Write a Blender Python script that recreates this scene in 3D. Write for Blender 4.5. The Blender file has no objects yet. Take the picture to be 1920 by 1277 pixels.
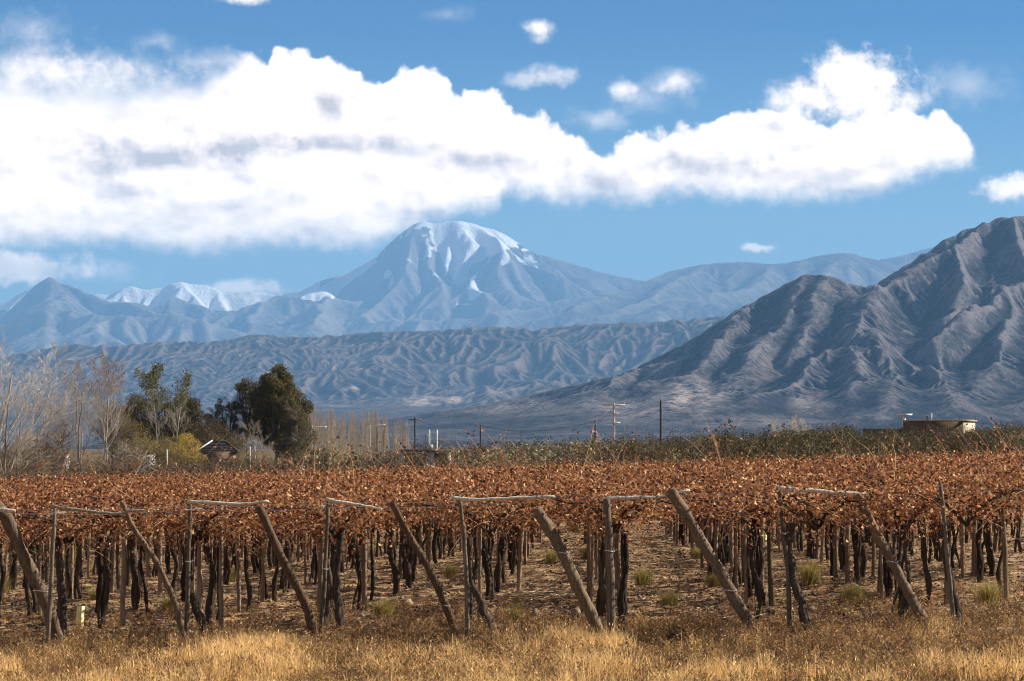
QUICK = globals().get("QUICK", False)
import bpy, math, random
import numpy as np
from mathutils import Vector, Matrix, Quaternion
sc = bpy.context.scene
COL = sc.collection
R = math.radians
# ---------------------------------------------------------------- camera
CAMZ, F, HOR = 2.73, 5400.0, 840.0
cam_d = bpy.data.cameras.new('camera'); cam = bpy.data.objects.new('camera', cam_d); COL.objects.link(cam)
cam.location = (0, 0, CAMZ); cam.rotation_euler = (R(90), 0, 0)
cam_d.sensor_width = 36.0; cam_d.lens = 36.0*F/1920.0
cam_d.shift_y = (HOR-638.5)/1920.0
cam_d.clip_start = 0.5; cam_d.clip_end = 400000.0
sc.camera = cam
# ---------------------------------------------------------------- render look
sc.view_settings.view_transform = 'Standard'; sc.view_settings.look = 'None'
sc.view_settings.exposure = 1.10; sc.view_settings.gamma = 1.0
sc.render.engine = 'CYCLES'
sc.cycles.use_denoising = True
try: sc.cycles.denoiser = 'OPENIMAGEDENOISE'
except Exception: pass
sc.cycles.max_bounces = 6; sc.cycles.diffuse_bounces = 3; sc.cycles.glossy_bounces = 2
sc.cycles.transmission_bounces = 3; sc.cycles.volume_bounces = 0; sc.cycles.transparent_max_bounces = 6
sc.cycles.use_adaptive_sampling = True; sc.cycles.adaptive_threshold = 0.02
sc.cycles.sample_clamp_indirect = 6.0
sc.cycles.filter_width = 1.05
# ---------------------------------------------------------------- sun
SUN_EL, SUN_AZ = 29.5, 78.0        # azimuth in degrees from the view direction (+Y) towards the right (+X)
sv = Vector((math.cos(R(SUN_EL))*math.sin(R(SUN_AZ)), math.cos(R(SUN_EL))*math.cos(R(SUN_AZ)), math.sin(R(SUN_EL))))
sun_d = bpy.data.lights.new('sun', 'SUN'); sun_d.energy = 5.0; sun_d.angle = R(0.53); sun_d.color = (1.0, 0.94, 0.84)
sun = bpy.data.objects.new('sun', sun_d); COL.objects.link(sun)
sun.rotation_euler = sv.to_track_quat('Z', 'Y').to_euler(); sun.location = (0, 0, 50)

# ---------------------------------------------------------------- node helper
class NT:
    def __init__(s, tree): s.t = tree; s.L = tree.links
    def n(s, typ, **kw):
        nd = s.t.nodes.new(typ)
        for k, v in kw.items(): setattr(nd, k, v)
        return nd
    def put(s, sock, v):
        if v is None: return
        if isinstance(v, bpy.types.NodeSocket): s.L.new(v, sock)
        else: sock.default_value = v
    def m(s, op, a, b=None, c=None, clamp=False):
        nd = s.n('ShaderNodeMath', operation=op, use_clamp=clamp)
        s.put(nd.inputs[0], a); s.put(nd.inputs[1], b); s.put(nd.inputs[2], c)
        return nd.outputs[0]
    def v(s, op, a, b=None, scale=None):
        nd = s.n('ShaderNodeVectorMath', operation=op)
        s.put(nd.inputs[0], a); s.put(nd.inputs[1], b)
        if scale is not None: s.put(nd.inputs['Scale'], scale)
        return nd.outputs[1] if op in ('LENGTH', 'DOT_PRODUCT', 'DISTANCE') else nd.outputs[0]
    def mix(s, f, a, b, mode='MIX'):
        nd = s.n('ShaderNodeMix', data_type='RGBA', blend_type=mode)
        s.put(nd.inputs[0], f); s.put(nd.inputs[6], a); s.put(nd.inputs[7], b)
        return nd.outputs[2]
    def noise(s, vec, scale, detail=4, rough=0.55, dist=0.0, col=False, dim='3D'):
        nd = s.n('ShaderNodeTexNoise', noise_dimensions=dim)
        s.put(nd.inputs['Vector'], vec); nd.inputs['Scale'].default_value = scale
        nd.inputs['Detail'].default_value = detail; nd.inputs['Roughness'].default_value = rough
        nd.inputs['Distortion'].default_value = dist
        return nd.outputs[1] if col else nd.outputs[0]
    def step(s, x, lo, hi, a=0.0, b=1.0, smooth=True):
        nd = s.n('ShaderNodeMapRange', interpolation_type='SMOOTHSTEP' if smooth else 'LINEAR')
        s.put(nd.inputs['Value'], x); s.put(nd.inputs['From Min'], lo); s.put(nd.inputs['From Max'], hi)
        s.put(nd.inputs['To Min'], a); s.put(nd.inputs['To Max'], b)
        return nd.outputs[0]
    def ramp(s, x, stops, interp='LINEAR'):
        nd = s.n('ShaderNodeValToRGB'); cr = nd.color_ramp; cr.interpolation = interp
        while len(cr.elements) < len(stops): cr.elements.new(0.5)
        for e, (p, c) in zip(cr.elements, stops): e.position = p; e.color = (*c, 1) if len(c) == 3 else c
        s.put(nd.inputs[0], x); return nd.outputs[0]
    def curve(s, x, pts):
        nd = s.n('ShaderNodeFloatCurve'); cv = nd.mapping.curves[0]
        nd.mapping.use_clip = False
        while len(cv.points) < len(pts): cv.points.new(0.5, 0.5)
        for p, (a, b) in zip(cv.points, pts): p.location = (a, b); p.handle_type = 'AUTO'
        nd.mapping.update(); s.put(nd.inputs['Value'], x); return nd.outputs[0]
    def comb(s, x, y, z):
        nd = s.n('ShaderNodeCombineXYZ'); s.put(nd.inputs[0], x); s.put(nd.inputs[1], y); s.put(nd.inputs[2], z)
        return nd.outputs[0]
    def sep(s, v):
        nd = s.n('ShaderNodeSeparateXYZ'); s.put(nd.inputs[0], v); return nd.outputs

# ---------------------------------------------------------------- sky (world) with drifting clouds
world = bpy.data.worlds.new('World'); sc.world = world; world.use_nodes = True
wt = world.node_tree; wt.nodes.clear(); W = NT(wt)
sky = W.n('ShaderNodeTexSky', sky_type='NISHITA'); sky.sun_disc = False
sky.sun_elevation = R(SUN_EL); sky.sun_rotation = R(SUN_AZ)
sky.altitude = 900; sky.air_density = 1.0; sky.dust_density = 0.25; sky.ozone_density = 2.5
tc = W.n('ShaderNodeTexCoord').outputs['Generated']
D = W.v('NORMALIZE', tc)
dx, dy, dz = W.sep(D)
az = W.m('ARCTAN2', dx, dy)
hl = W.m('SQRT', W.m('ADD', W.m('MULTIPLY', dx, dx), W.m('MULTIPLY', dy, dy)))
U = W.m('MULTIPLY', az, 54.0)
V = W.m('MULTIPLY', W.m('DIVIDE', dz, W.m('MAXIMUM', hl, 0.01)), 54.0)
P0 = W.comb(U, V, 0.0)
def cc(x, y): return ((x-960)/100.0, (HOR-y)/100.0)
wz1 = W.v('SUBTRACT', W.noise(P0, 0.55, 3, 0.5, col=True), (0.5, 0.5, 0.5))
wz2 = W.v('SUBTRACT', W.noise(P0, 1.7, 7, 0.56, col=True), (0.5, 0.5, 0.5))
big = W.noise(P0, 1.1, 9, 0.58)
fine = W.noise(P0, 3.0, 8, 0.66)
Pw = W.v('ADD', P0, W.v('SCALE', wz2, scale=0.24))
Pw = W.v('ADD', Pw, W.v('MULTIPLY', wz1, (0.25, 0.12, 0)))
Us, Vs, _ = W.sep(Pw)
# puffs along the upper rim
vor = W.n('ShaderNodeTexVoronoi', feature='SMOOTH_F1'); W.put(vor.inputs['Vector'], W.v('ADD', P0, W.v('SCALE', wz2, scale=0.22)))
vor.inputs['Scale'].default_value = 1.7; vor.inputs['Detail'].default_value = 3.0; vor.inputs['Roughness'].default_value = 0.5
puff = W.m('SUBTRACT', 0.45, vor.outputs['Distance'])
vo2 = W.n('ShaderNodeTexVoronoi', feature='SMOOTH_F1'); W.put(vo2.inputs['Vector'], W.v('ADD', W.v('ADD', P0, (0.10, 0.13, 0)), W.v('SCALE', wz2, scale=0.22)))
vo2.inputs['Scale'].default_value = 1.7; vo2.inputs['Detail'].default_value = 3.0; vo2.inputs['Roughness'].default_value = 0.5
prel = W.m('SUBTRACT', vor.outputs['Distance'], vo2.outputs['Distance'])
def band(top, bot):
    fx = lambda x: (x+200)/2300.0
    fy = lambda y: (HOR-y)/1000.0
    un = W.m('DIVIDE', W.m('ADD', Us, 11.6), 23.0)
    t = W.m('MULTIPLY', W.curve(un, [(fx(a), fy(b)) for a, b in top]), 10.0)
    b = W.m('MULTIPLY', W.curve(un, [(fx(a), fy(c)) for a, c in bot]), 10.0)
    return W.m('SUBTRACT', t, Vs), W.m('SUBTRACT', Vs, b)
TOP = [(-200,105),(0,118),(150,132),(270,140),(350,142),(410,115),(440,98),(490,100),(530,84),(560,78),(590,88),(610,98),(650,102),(700,126),(760,118),(800,116),(832,128),(856,150),(890,160),(920,155),(950,166),(975,190),(1010,205),(1050,225),(1090,250),(1130,258),(1160,240),(1195,228),(1260,232),(1300,215),(1345,198),(1395,180),(1440,176),(1480,186),(1520,205),(1600,206),(1680,197),(1740,205),(1785,220),(1808,250),(1825,282),(1850,308),(1875,330),(2100,360)]
BOT = [(-200,480),(0,474),(200,463),(300,470),(360,480),(420,470),(480,466),(560,462),(650,468),(700,462),(760,436),(870,402),(925,394),(950,368),(1000,372),(1080,384),(1110,376),(1190,383),(1270,368),(1380,378),(1560,379),(1640,370),(1700,345),(1750,326),(1800,326),(1850,306),(1875,300),(2100,280)]
tt, bb = band(TOP, BOT)
tt = W.m('ADD', tt, W.m('MULTIPLY', puff, 0.55))
# crisp above, ragged and soft below; far left rim is thin
lsoft = W.step(U, -6.2, -4.4, 1.0, 0.13)
ft = W.step(W.m('DIVIDE', tt, lsoft), -0.5, 1.0)
fb = W.step(W.m('ADD', bb, W.m('MULTIPLY', W.m('SUBTRACT', fine, 0.5), 0.5)), -0.15, 0.42)
main = W.m('MULTIPLY', ft, fb)
def puffcloud(x, y, rx, ry, soft, dens, k=1.0):
    cx, cy = cc(x, y)
    q = W.v('DIVIDE', W.v('SUBTRACT', Pw, (cx, cy, 0)), (rx/100.0, ry/100.0, 1))
    d = W.v('LENGTH', W.v('MULTIPLY', q, (1, 1, 0)))
    f = W.m('ADD', W.m('SUBTRACT', 1.0, d), W.m('ADD', W.m('MULTIPLY', W.m('SUBTRACT', fine, 0.5), 1.3*k), W.m('MULTIPLY', W.m('SUBTRACT', big, 0.5), 1.6*k)))
    return W.m('MULTIPLY', W.step(f, 0.0, soft), dens)
others = [(1600,165,125,80,0.8,0.92),(1510,185,110,48,1.1,0.75),(1690,190,90,40,1.1,0.7),(1610,205,150,40,1.2,0.7),(1800,165,130,50,1.6,0.25),
 (1008,54,36,30,1.3,1.0),(1165,172,38,32,1.4,0.85),(1262,152,62,30,1.6,0.7),(1205,185,120,40,1.5,0.22),
 (1045,142,60,28,0.9,0.42),(985,152,50,18,0.9,0.35),(1120,225,80,30,1.2,0.35),(1902,362,75,34,0.8,0.95),(1420,467,36,12,0.7,0.65),
 (465,0,62,18,1.3,0.8),(55,75,130,60,2.2,0.45),(60,130,230,70,2.0,0.6),(230,130,160,50,2.2,0.4),(290,82,80,24,2.0,0.35),(380,118,120,34,2.0,0.4),(840,28,60,24,1.6,0.2),
 (55,505,150,36,0.7,0.85),(205,516,110,30,1.2,0.35),(450,540,95,26,0.6,0.7),(120,145,280,40,1.3,0.5),
 (-330,300,340,220,0.6,0.95),(2350,250,260,110,0.6,0.85),(-700,560,300,90,0.8,0.6),(2900,420,300,80,0.6,0.8)]
tot = main
for o in others:
    a = puffcloud(*o)
    tot = W.m('SUBTRACT', 1.0, W.m('MULTIPLY', W.m('SUBTRACT', 1.0, tot), W.m('SUBTRACT', 1.0, a)))
# greyer bellies and hollows
sh = None
for (x, y, rx, ry, k) in [(300,300,190,46,1.0),(470,275,150,40,0.9),(620,270,170,36,0.7),(235,360,110,30,0.6),(622,206,50,34,0.9),(1290,300,170,60,0.85),(1440,235,80,28,0.6),(880,300,120,40,0.5),(1130,320,110,50,0.45),(1600,190,130,26,0.9),(1610,130,60,18,0.5),(60,420,180,40,0.25),(760,220,90,30,0.3)]:
    a = puffcloud(x, y, rx, ry, 1.1, k, 0.7)
    sh = a if sh is None else W.m('ADD', sh, a)
n1 = W.noise(W.v('MULTIPLY', P0, (0.6, 1.1, 1)), 0.75, 6, 0.52)
n2 = W.noise(W.v('MULTIPLY', W.v('ADD', P0, (0.2, 0.25, 0)), (0.6, 1.1, 1)), 0.75, 6, 0.52)
relief = W.m('MULTIPLY', W.m('SUBTRACT', n2, n1), 3.0)
shade = W.m('SUBTRACT', W.m('ADD', W.m('MULTIPLY', sh, 0.85), relief), W.m('MULTIPLY', prel, 0.55))
shade = W.m('MULTIPLY', W.m('ADD', shade, 0.16), W.step(tt, 0.1, 0.8, 0.35, 1.0), clamp=True)
ccol = W.mix(shade, (2.0, 1.64, 1.28, 1), (0.72, 0.58, 0.49, 1))
skyc = W.n('ShaderNodeHueSaturation'); W.put(skyc.inputs['Color'], sky.outputs[0])
skyc.inputs['Saturation'].default_value = 1.12
tint = W.ramp(W.m('DIVIDE', V, 36.0, clamp=True), [(0.0, (1.15, 1.2, 1.12)), (0.117, (0.76, 1.0, 1.10)), (0.22, (0.05, 0.42, 0.76)), (0.333, (0.02, 0.28, 0.68)), (0.6, (0.16, 0.26, 0.40)), (1.0, (0.30, 0.36, 0.45))])
skt = W.mix(1.0, skyc.outputs[0], tint, 'MULTIPLY')
bg1 = W.n('ShaderNodeBackground'); W.put(bg1.inputs[0], skt); bg1.inputs[1].default_value = 0.052
bg2 = W.n('ShaderNodeBackground'); W.put(bg2.inputs[0], ccol); bg2.inputs[1].default_value = 0.75
ms = W.n('ShaderNodeMixShader'); W.put(ms.inputs[0], tot); W.L.new(bg1.outputs[0], ms.inputs[1]); W.L.new(bg2.outputs[0], ms.inputs[2])
wo = W.n('ShaderNodeOutputWorld'); W.L.new(ms.outputs[0], wo.inputs[0])
world.cycles.sampling_method = 'MANUAL'; world.cycles.sample_map_resolution = 1024
# ---------------------------------------------------------------- object helpers
def tag(o, label=None, cat=None, group=None, kind=None):
    if label: o['label'] = label
    if cat: o['category'] = cat
    if group: o['group'] = group
    if kind: o['kind'] = kind
    return o
def link(o, parent=None):
    COL.objects.link(o)
    if parent: o.parent = parent
    return o
def empty(name, loc, rz=0.0):
    o = bpy.data.objects.new(name, None); o.empty_display_size = 0.2; o.location = loc; o.rotation_euler = (0, 0, rz)
    return link(o)
def np_mesh(name, verts, faces, mats, cols=None, smooth=False, midx=None, attrs=None):
    """verts (n,3); faces (m,k) same k, or list of arrays with different k"""
    me = bpy.data.meshes.new(name)
    fl = faces if isinstance(faces, list) else [faces]
    fl = [np.asarray(f, dtype=np.int32) for f in fl if len(f)]
    verts = np.asarray(verts, dtype=np.float32)
    me.vertices.add(len(verts)); me.vertices.foreach_set('co', verts.ravel())
    nl = sum(f.size for f in fl); npoly = sum(len(f) for f in fl)
    me.loops.add(nl); me.polygons.add(npoly)
    me.loops.foreach_set('vertex_index', np.concatenate([f.ravel() for f in fl]))
    tot = np.concatenate([np.full(len(f), f.shape[1], dtype=np.int32) for f in fl])
    st = np.concatenate([[0], np.cumsum(tot)[:-1]]).astype(np.int32)
    me.polygons.foreach_set('loop_start', st); me.polygons.foreach_set('loop_total', tot)
    if smooth: me.polygons.foreach_set('use_smooth', np.ones(npoly, dtype=bool))
    if midx is not None: me.polygons.foreach_set('material_index', np.asarray(midx, dtype=np.int32))
    me.update(calc_edges=True)
    for m in (mats if isinstance(mats, (list, tuple)) else [mats]): me.materials.append(m)
    if cols is not None:
        a = me.color_attributes.new('Col', 'FLOAT_COLOR', 'POINT')
        c = np.ones((len(verts), 4), dtype=np.float32); c[:, :3] = cols; a.data.foreach_set('color', c.ravel())
    for k, val in (attrs or {}).items():
        a = me.attributes.new(k, 'FLOAT', 'POINT'); a.data.foreach_set('value', np.asarray(val, dtype=np.float32).ravel())
    return me
def new_mat(name):
    m = bpy.data.materials.new(name); m.use_nodes = True; m.node_tree.nodes.clear()
    return m, NT(m.node_tree)
def finish(N, col, rough=0.85, bump=None, bstr=0.3, bdist=0.02, spec=0.25, trans=0.0, metal=0.0):
    p = N.n('ShaderNodeBsdfPrincipled'); N.put(p.inputs['Base Color'], col); N.put(p.inputs['Roughness'], rough)
    p.inputs['Specular IOR Level'].default_value = spec; p.inputs['Metallic'].default_value = metal
    if bump is not None:
        b = N.n('ShaderNodeBump'); b.inputs['Strength'].default_value = bstr; b.inputs['Distance'].default_value = bdist
        N.put(b.inputs['Height'], bump); N.L.new(b.outputs[0], p.inputs['Normal'])
    out = N.n('ShaderNodeOutputMaterial')
    if trans > 0:
        t = N.n('ShaderNodeBsdfTranslucent'); N.put(t.inputs[0], col)
        ms = N.n('ShaderNodeMixShader'); ms.inputs[0].default_value = trans
        N.L.new(p.outputs[0], ms.inputs[1]); N.L.new(t.outputs[0], ms.inputs[2]); N.L.new(ms.outputs[0], out.inputs[0])
    else: N.L.new(p.outputs[0], out.inputs[0])
def pos(N): return N.n('ShaderNodeNewGeometry').outputs['Position']
def opos(N): return N.n('ShaderNodeTexCoord').outputs['Object']
def orand(N): return N.n('ShaderNodeObjectInfo').outputs['Random']
def attr(N, name, col=False):
    nd = N.n('ShaderNodeAttribute'); nd.attribute_name = name
    return nd.outputs['Color'] if col else nd.outputs['Fac']
# ---------------------------------------------------------------- numpy noise
def vnoise(x, y, seed):
    """smooth value noise in -1..1 at float coords"""
    xi = np.floor(x).astype(np.int64); yi = np.floor(y).astype(np.int64)
    fx = x-xi; fy = y-yi; fx = fx*fx*fx*(fx*(fx*6-15)+10); fy = fy*fy*fy*(fy*(fy*6-15)+10)
    def h(i, j):
        n = (i*374761393 + j*668265263 + seed*1274126177) & 0xffffffff
        n = ((n ^ (n >> 13))*1274126177) & 0xffffffff
        n = ((n ^ (n >> 16))*2246822519) & 0xffffffff
        return ((n ^ (n >> 15)) & 0xffff)/32767.5-1.0
    a = h(xi, yi); b = h(xi+1, yi); c = h(xi, yi+1); d = h(xi+1, yi+1)
    return (a*(1-fx)+b*fx)*(1-fy)+(c*(1-fx)+d*fx)*fy
def fbm(x, y, seed, octv=5, gain=0.5, lac=2.03):
    s = 0; a = 1.0; t = 0
    for i in range(octv):
        c, sn = math.cos(i*1.3), math.sin(i*1.3)
        s = s + a*vnoise((x*c-y*sn)+17.1*i, (x*sn+y*c)-9.7*i, seed+i*31); t += a; a *= gain; x = x*lac; y = y*lac
    return s/t
def ridged(x, y, seed, octv=5, gain=0.5):
    s = 0; a = 1.0; t = 0
    for i in range(octv):
        c, sn = math.cos(i*0.9), math.sin(i*0.9)
        s = s + a*(1-2*np.abs(vnoise((x*c-y*sn)+7.3*i, (x*sn+y*c)+3.9*i, seed+i*17))); t += a; a *= gain; x = x*2.1; y = y*2.1
    return s/t
def sstep(x, a, b):
    t = np.clip((x-a)/(b-a), 0, 1); return t*t*(3-2*t)
# ================================================================ THE SETTING: mountains
def erode(h, cell, iters, K, diff, mexp=0.45, smax=1.2, mask=None):
    """stream-power carving, flow accumulation relaxed one cell per step"""
    nb = [(-1,-1),(-1,0),(-1,1),(0,-1),(0,1),(1,-1),(1,0),(1,1)]
    A = np.ones_like(h)
    ny, nx = h.shape
    for it in range(iters):
        hp = np.pad(h, 1, mode='edge')
        W_ = []; tot = np.full_like(h, 1e-9); S = np.zeros_like(h)
        for dy_, dx_ in nb:
            d = cell*(1.4142 if dy_ and dx_ else 1.0)
            sl = (h-hp[1+dy_:1+dy_+ny, 1+dx_:1+dx_+nx])/d
            np.maximum(sl, 0, out=sl); np.maximum(S, sl, out=S)
            w = sl**2.0; W_.append(w); tot += w
        q = A/tot
        An = np.ones_like(h)
        for (dy_, dx_), w in zip(nb, W_):
            f = q*w
            ys, ye = max(0, dy_), ny+min(0, dy_); xs, xe = max(0, dx_), nx+min(0, dx_)
            An[ys:ye, xs:xe] += f[ys-dy_:ye-dy_, xs-dx_:xe-dx_]
        A = An
        e = K*A**mexp*S
        np.minimum(e, 0.35*S*cell, out=e)
        if mask is not None: e = e*mask
        h = h-e
        hp = np.pad(h, 1, mode='edge')
        lap = hp[:-2, 1:-1]+hp[2:, 1:-1]+hp[1:-1, :-2]+hp[1:-1, 2:]-4*h
        steep = np.clip((S-0.75)*2, 0, 1)
        h = h+(diff+0.12*steep)*lap
    return h, A
def upsample(h, k):
    ny, nx = h.shape
    yi = np.linspace(0, ny-1, (ny-1)*k+1); xi = np.linspace(0, nx-1, (nx-1)*k+1)
    def interp(a, t, ax):
        i = np.clip(np.floor(t).astype(int), 0, a.shape[ax]-2); f = t-i
        i0 = np.clip(i-1, 0, a.shape[ax]-1); i3 = np.clip(i+2, 0, a.shape[ax]-1)
        sh = [1, 1]; sh[ax] = -1; f = f.reshape(sh)
        p0, p1, p2, p3 = (np.take(a, j, ax) for j in (i0, i, i+1, i3))
        return p1+0.5*f*(p2-p0+f*(2*p0-5*p1+4*p2-p3+f*(3*(p1-p2)+p3-p0)))
    return interp(interp(h, yi, 0), xi, 1)
def poly_ridges(X, Y, lines, slope, gain=1.0):
    """height = highest of (crest height - slope*distance) over crest polylines of (x, y, z)"""
    best = np.full(X.shape, -1e9)
    for ln in lines:
        sl = slope
        if isinstance(ln, tuple): ln, sl = ln
        sl *= gain
        for (x0, y0, z0), (x1, y1, z1) in zip(ln[:-1], ln[1:]):
            vx, vy = x1-x0, y1-y0; L2 = vx*vx+vy*vy+1e-9
            t = np.clip(((X-x0)*vx+(Y-y0)*vy)/L2, 0, 1)
            d = np.hypot(X-(x0+t*vx), Y-(y0+t*vy))
            best = np.maximum(best, z0+t*(z1-z0)-sl*d)
    return best
def pt(px, py, Y): return ((px-960)/F*Y, Y, CAMZ+(HOR-py)/F*Y)
def fit_skyline(h, X, Y, pts, ycut=None, sm=6):
    """stretch heights so the crest seen from the vineyard follows the traced crest line"""
    az_ = X/Y; el = (h-CAMZ)/Y
    lo, hi = az_.min(), az_.max(); nb = 700
    b = np.clip(((az_-lo)/(hi-lo)*nb).astype(int), 0, nb-1)
    cur = np.full(nb, 1e-4); np.maximum.at(cur, b.ravel(), el.ravel())
    azc = lo+(np.arange(nb)+0.5)/nb*(hi-lo)
    xs = [(p[0]-960)/F for p in pts]; ys = [(HOR-p[1])/F for p in pts]
    tgt = np.interp(azc, xs, ys)
    r = np.clip(tgt/np.maximum(cur, 2e-3), 0.3, 2.5)
    k = np.ones(sm)/sm; r = np.convolve(np.pad(r, sm, mode='edge'), k, 'same')[sm:-sm]
    return h*np.interp(az_, azc, r)
def terrain_obj(name, X, Y, H, mat, attrs, label=None):
    ny, nx = H.shape
    v = np.stack([X, Y, H], -1).reshape(-1, 3)
    idx = np.arange(ny*nx).reshape(ny, nx)
    f = np.stack([idx[:-1, :-1], idx[:-1, 1:], idx[1:, 1:], idx[1:, :-1]], -1).reshape(-1, 4)
    me = np_mesh(name, v, f, mat, smooth=True, attrs=attrs)
    o = link(bpy.data.objects.new(name, me)); return tag(o, label, kind='structure')

def rock_mat(name, dark, mid, light, pale, sc_, snow=False, speck=0.5):
    m, N = new_mat(name); P = pos(N)
    Q = N.v('SCALE', P, scale=1.0/sc_)
    a = N.noise(Q, 1.0, 10, 0.62); b = N.noise(Q, 7.0, 8, 0.7); c = N.noise(Q, 34.0, 5, 0.7)
    k = N.m('ADD', N.m('MULTIPLY', a, 0.35), N.m('ADD', N.m('MULTIPLY', b, 0.35), N.m('MULTIPLY', c, 0.30)))
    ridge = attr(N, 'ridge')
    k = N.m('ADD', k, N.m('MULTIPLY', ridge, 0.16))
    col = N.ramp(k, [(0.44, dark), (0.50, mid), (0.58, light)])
    pl = N.m('MULTIPLY', attr(N, 'pale'), N.step(N.m('ADD', N.m('MULTIPLY', b, 0.6), N.m('MULTIPLY', c, 0.4)), 0.36, 0.60), clamp=True)
    col = N.mix(pl, col, (*pale, 1))
    spk = N.step(c, 0.50, 0.57, 0.0, speck)
    col = N.mix(N.m('MULTIPLY', spk, N.m('SUBTRACT', 1.0, pl)), col, (*dark, 1))
    if snow:
        s = N.m('ADD', attr(N, 'snow'), N.m('MULTIPLY', N.m('SUBTRACT', b, 0.5), 1.1))
        col = N.mix(N.step(s, 0.42, 0.58), col, (0.95, 0.95, 0.96, 1))
    finish(N, col, 0.95, N.m('ADD', b, N.m('MULTIPLY', c, 0.5)), 0.8, sc_*0.045, spec=0.05)
    return m
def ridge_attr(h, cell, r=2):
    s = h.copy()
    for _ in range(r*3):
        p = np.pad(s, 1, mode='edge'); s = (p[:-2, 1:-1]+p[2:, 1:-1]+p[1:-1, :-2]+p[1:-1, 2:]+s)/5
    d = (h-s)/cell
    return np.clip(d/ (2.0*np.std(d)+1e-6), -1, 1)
def grid(x0, x1, y0, y1, c):
    xs = np.arange(x0, x1+c*0.5, c); ys = np.arange(y0, y1+c*0.5, c)
    return np.meshgrid(xs, ys)

# ---- the near brown mountain on the right, about 12 km away
def near_mountain():
    c = 11.0
    X, Y = grid(-1500, 4300, 7600, 14000, c)
    wx = 90*fbm(X/900, Y/900, 3, 4); wy = 90*fbm(X/900, Y/900, 11, 4)
    g = lambda x, y, d: pt(x, y, d)
    lines = [
     ([g(700,792,11300), g(870,768,11400), g(1060,728,11600), g(1170,702,11700), g(1290,645,11800), g(1400,575,11900), g(1490,525,11900), g(1540,517,11900), g(1600,540,11950), g(1640,540,12100), g(1700,500,12300), g(1760,462,12400), g(1840,424,12500), g(1905,408,12500), g(2080,380,12600), g(2400,420,12800), g(2700,520,12900)], 0.62),
     ([g(1720,500,12200), g(1650,552,11500), g(1627,600,10950), g(1580,645,10600), g(1513,668,10350), g(1420,735,9900), g(1370,775,9500)], 0.62),
     ([g(1627,600,10950), g(1690,660,10500), g(1740,722,10000), g(1790,775,9400)], 0.62),
     ([g(1627,600,10950), g(1600,670,10300), g(1580,740,9700)], 0.66),
     ([g(1640,610,10900), g(1655,700,10100), g(1670,770,9400)], 0.70),
     ([g(1900,412,12400), g(1925,500,11700), g(1860,550,11300), g(1790,605,10900), g(1745,640,10700)], 0.60),
     ([g(1925,500,11700), g(1900,590,11000), g(1850,680,10400), g(1800,750,9800)], 0.62),
     ([g(1990,520,11700), g(1985,620,10900), g(1940,720,10100), g(1900,775,9500)], 0.62),
     ([g(1840,428,12400), g(1790,480,12050), g(1720,505,11900), g(1700,530,11700)], 0.66),
     ([g(1790,480,12050), g(1820,545,11500), g(1800,590,11200)], 0.70),
     ([g(1525,519,11900), g(1485,590,11300), g(1430,640,10900), g(1370,690,10500), g(1330,740,10000), g(1300,780,9500)], 0.62),
     ([g(1560,525,11850), g(1540,590,11250), g(1500,640,10850)], 0.70),
     ([g(1430,560,11800), g(1385,615,11300), g(1320,670,10800), g(1270,720,10300), g(1240,765,9800)], 0.62),
     ([g(1340,610,11750), g(1290,670,11200), g(1220,720,10600)], 0.60),
     ([g(1230,675,11700), g(1150,735,10900), g(1090,775,10100)], 0.50),
     ([g(2100,400,12500), g(2150,560,11300), g(2120,700,10200), g(2080,780,9400)], 0.62),
     ([g(2300,430,12700), g(2380,600,11300), g(2400,740,10000)], 0.62)]
    h = poly_ridges(X+wx, Y+wy, lines, 0.62, 1.14)
    fan = 5+(Y-7600)*0.024+np.clip((11500-Y)/4000, 0, 1)*25*fbm(X/600, Y/600, 5, 3)
    fan += 170*np.exp(-((X-900)/1500)**2)*sstep(Y, 8600, 11500)
    # smooth union of slopes and fan
    k = 60.0
    m = np.maximum(h, fan); h = m+np.log(np.exp((h-m)/k)+np.exp((fan-m)/k))*k-0.0
    h += 34*fbm(X/330, Y/330, 21, 5)*sstep(h, 60, 300)+40*fbm(X/1000, Y/1000, 25, 3)*sstep(h, 100, 400)
    h, A = erode(h, c, 170, 0.30, 0.03, mexp=0.44, mask=sstep(h, 110, 330)*(0.25+1.3*sstep(fbm(X/700, Y/700, 62, 3), -0.3, 0.4)))
    SKY = [(300,830),(620,800),(760,781),(870,765),(960,748),(1060,725),(1170,700),(1210,680),(1290,640),(1350,600),(1400,570),(1450,545),(1490,522),(1510,515),(1545,515),(1580,525),(1622,540),(1660,520),(1700,495),(1740,470),(1760,455),(1800,435),(1815,428),(1840,420),(1860,412),(1885,406),(1905,408),(1920,404),(2060,370),(2300,410),(2700,500)]
    h = fit_skyline(h, X, Y, SKY)
    edge = np.minimum(np.minimum((X+1500)/500, (4300-X)/500), np.minimum((Y-7600)/500, (14000-Y)/500))
    h = h*sstep(edge, 0, 1)-12*(1-sstep(edge, 0, 0.4))
    H = upsample(h, 2); XX = upsample(X, 2); YY = upsample(Y, 2)
    rg = ridge_attr(H, c/2, 3)
    H = H+(13.0*ridged(XX/120, YY/120, 8, 5)+9*fbm(XX/45, YY/45, 6, 4))*sstep(H, 90, 330)+3.0*fbm(XX/25, YY/25, 9, 3)
    hard = 0.10+1.5*sstep(fbm(XX/420, YY/420, 61, 4), -0.15, 0.45)
    H = H+14*ridged(XX/260+0.4*YY/260, YY/380, 64, 4)*sstep(H, 90, 330)
    H, A = erode(H, c/2, 42, 0.50, 0.012, mexp=0.5, mask=sstep(H, 90, 260)*hard)
    H = fit_skyline(H, XX, YY, SKY, sm=5)
    H = H+2.2*fbm(XX/14, YY/14, 29, 3)*sstep(H, 60, 200)
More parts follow.
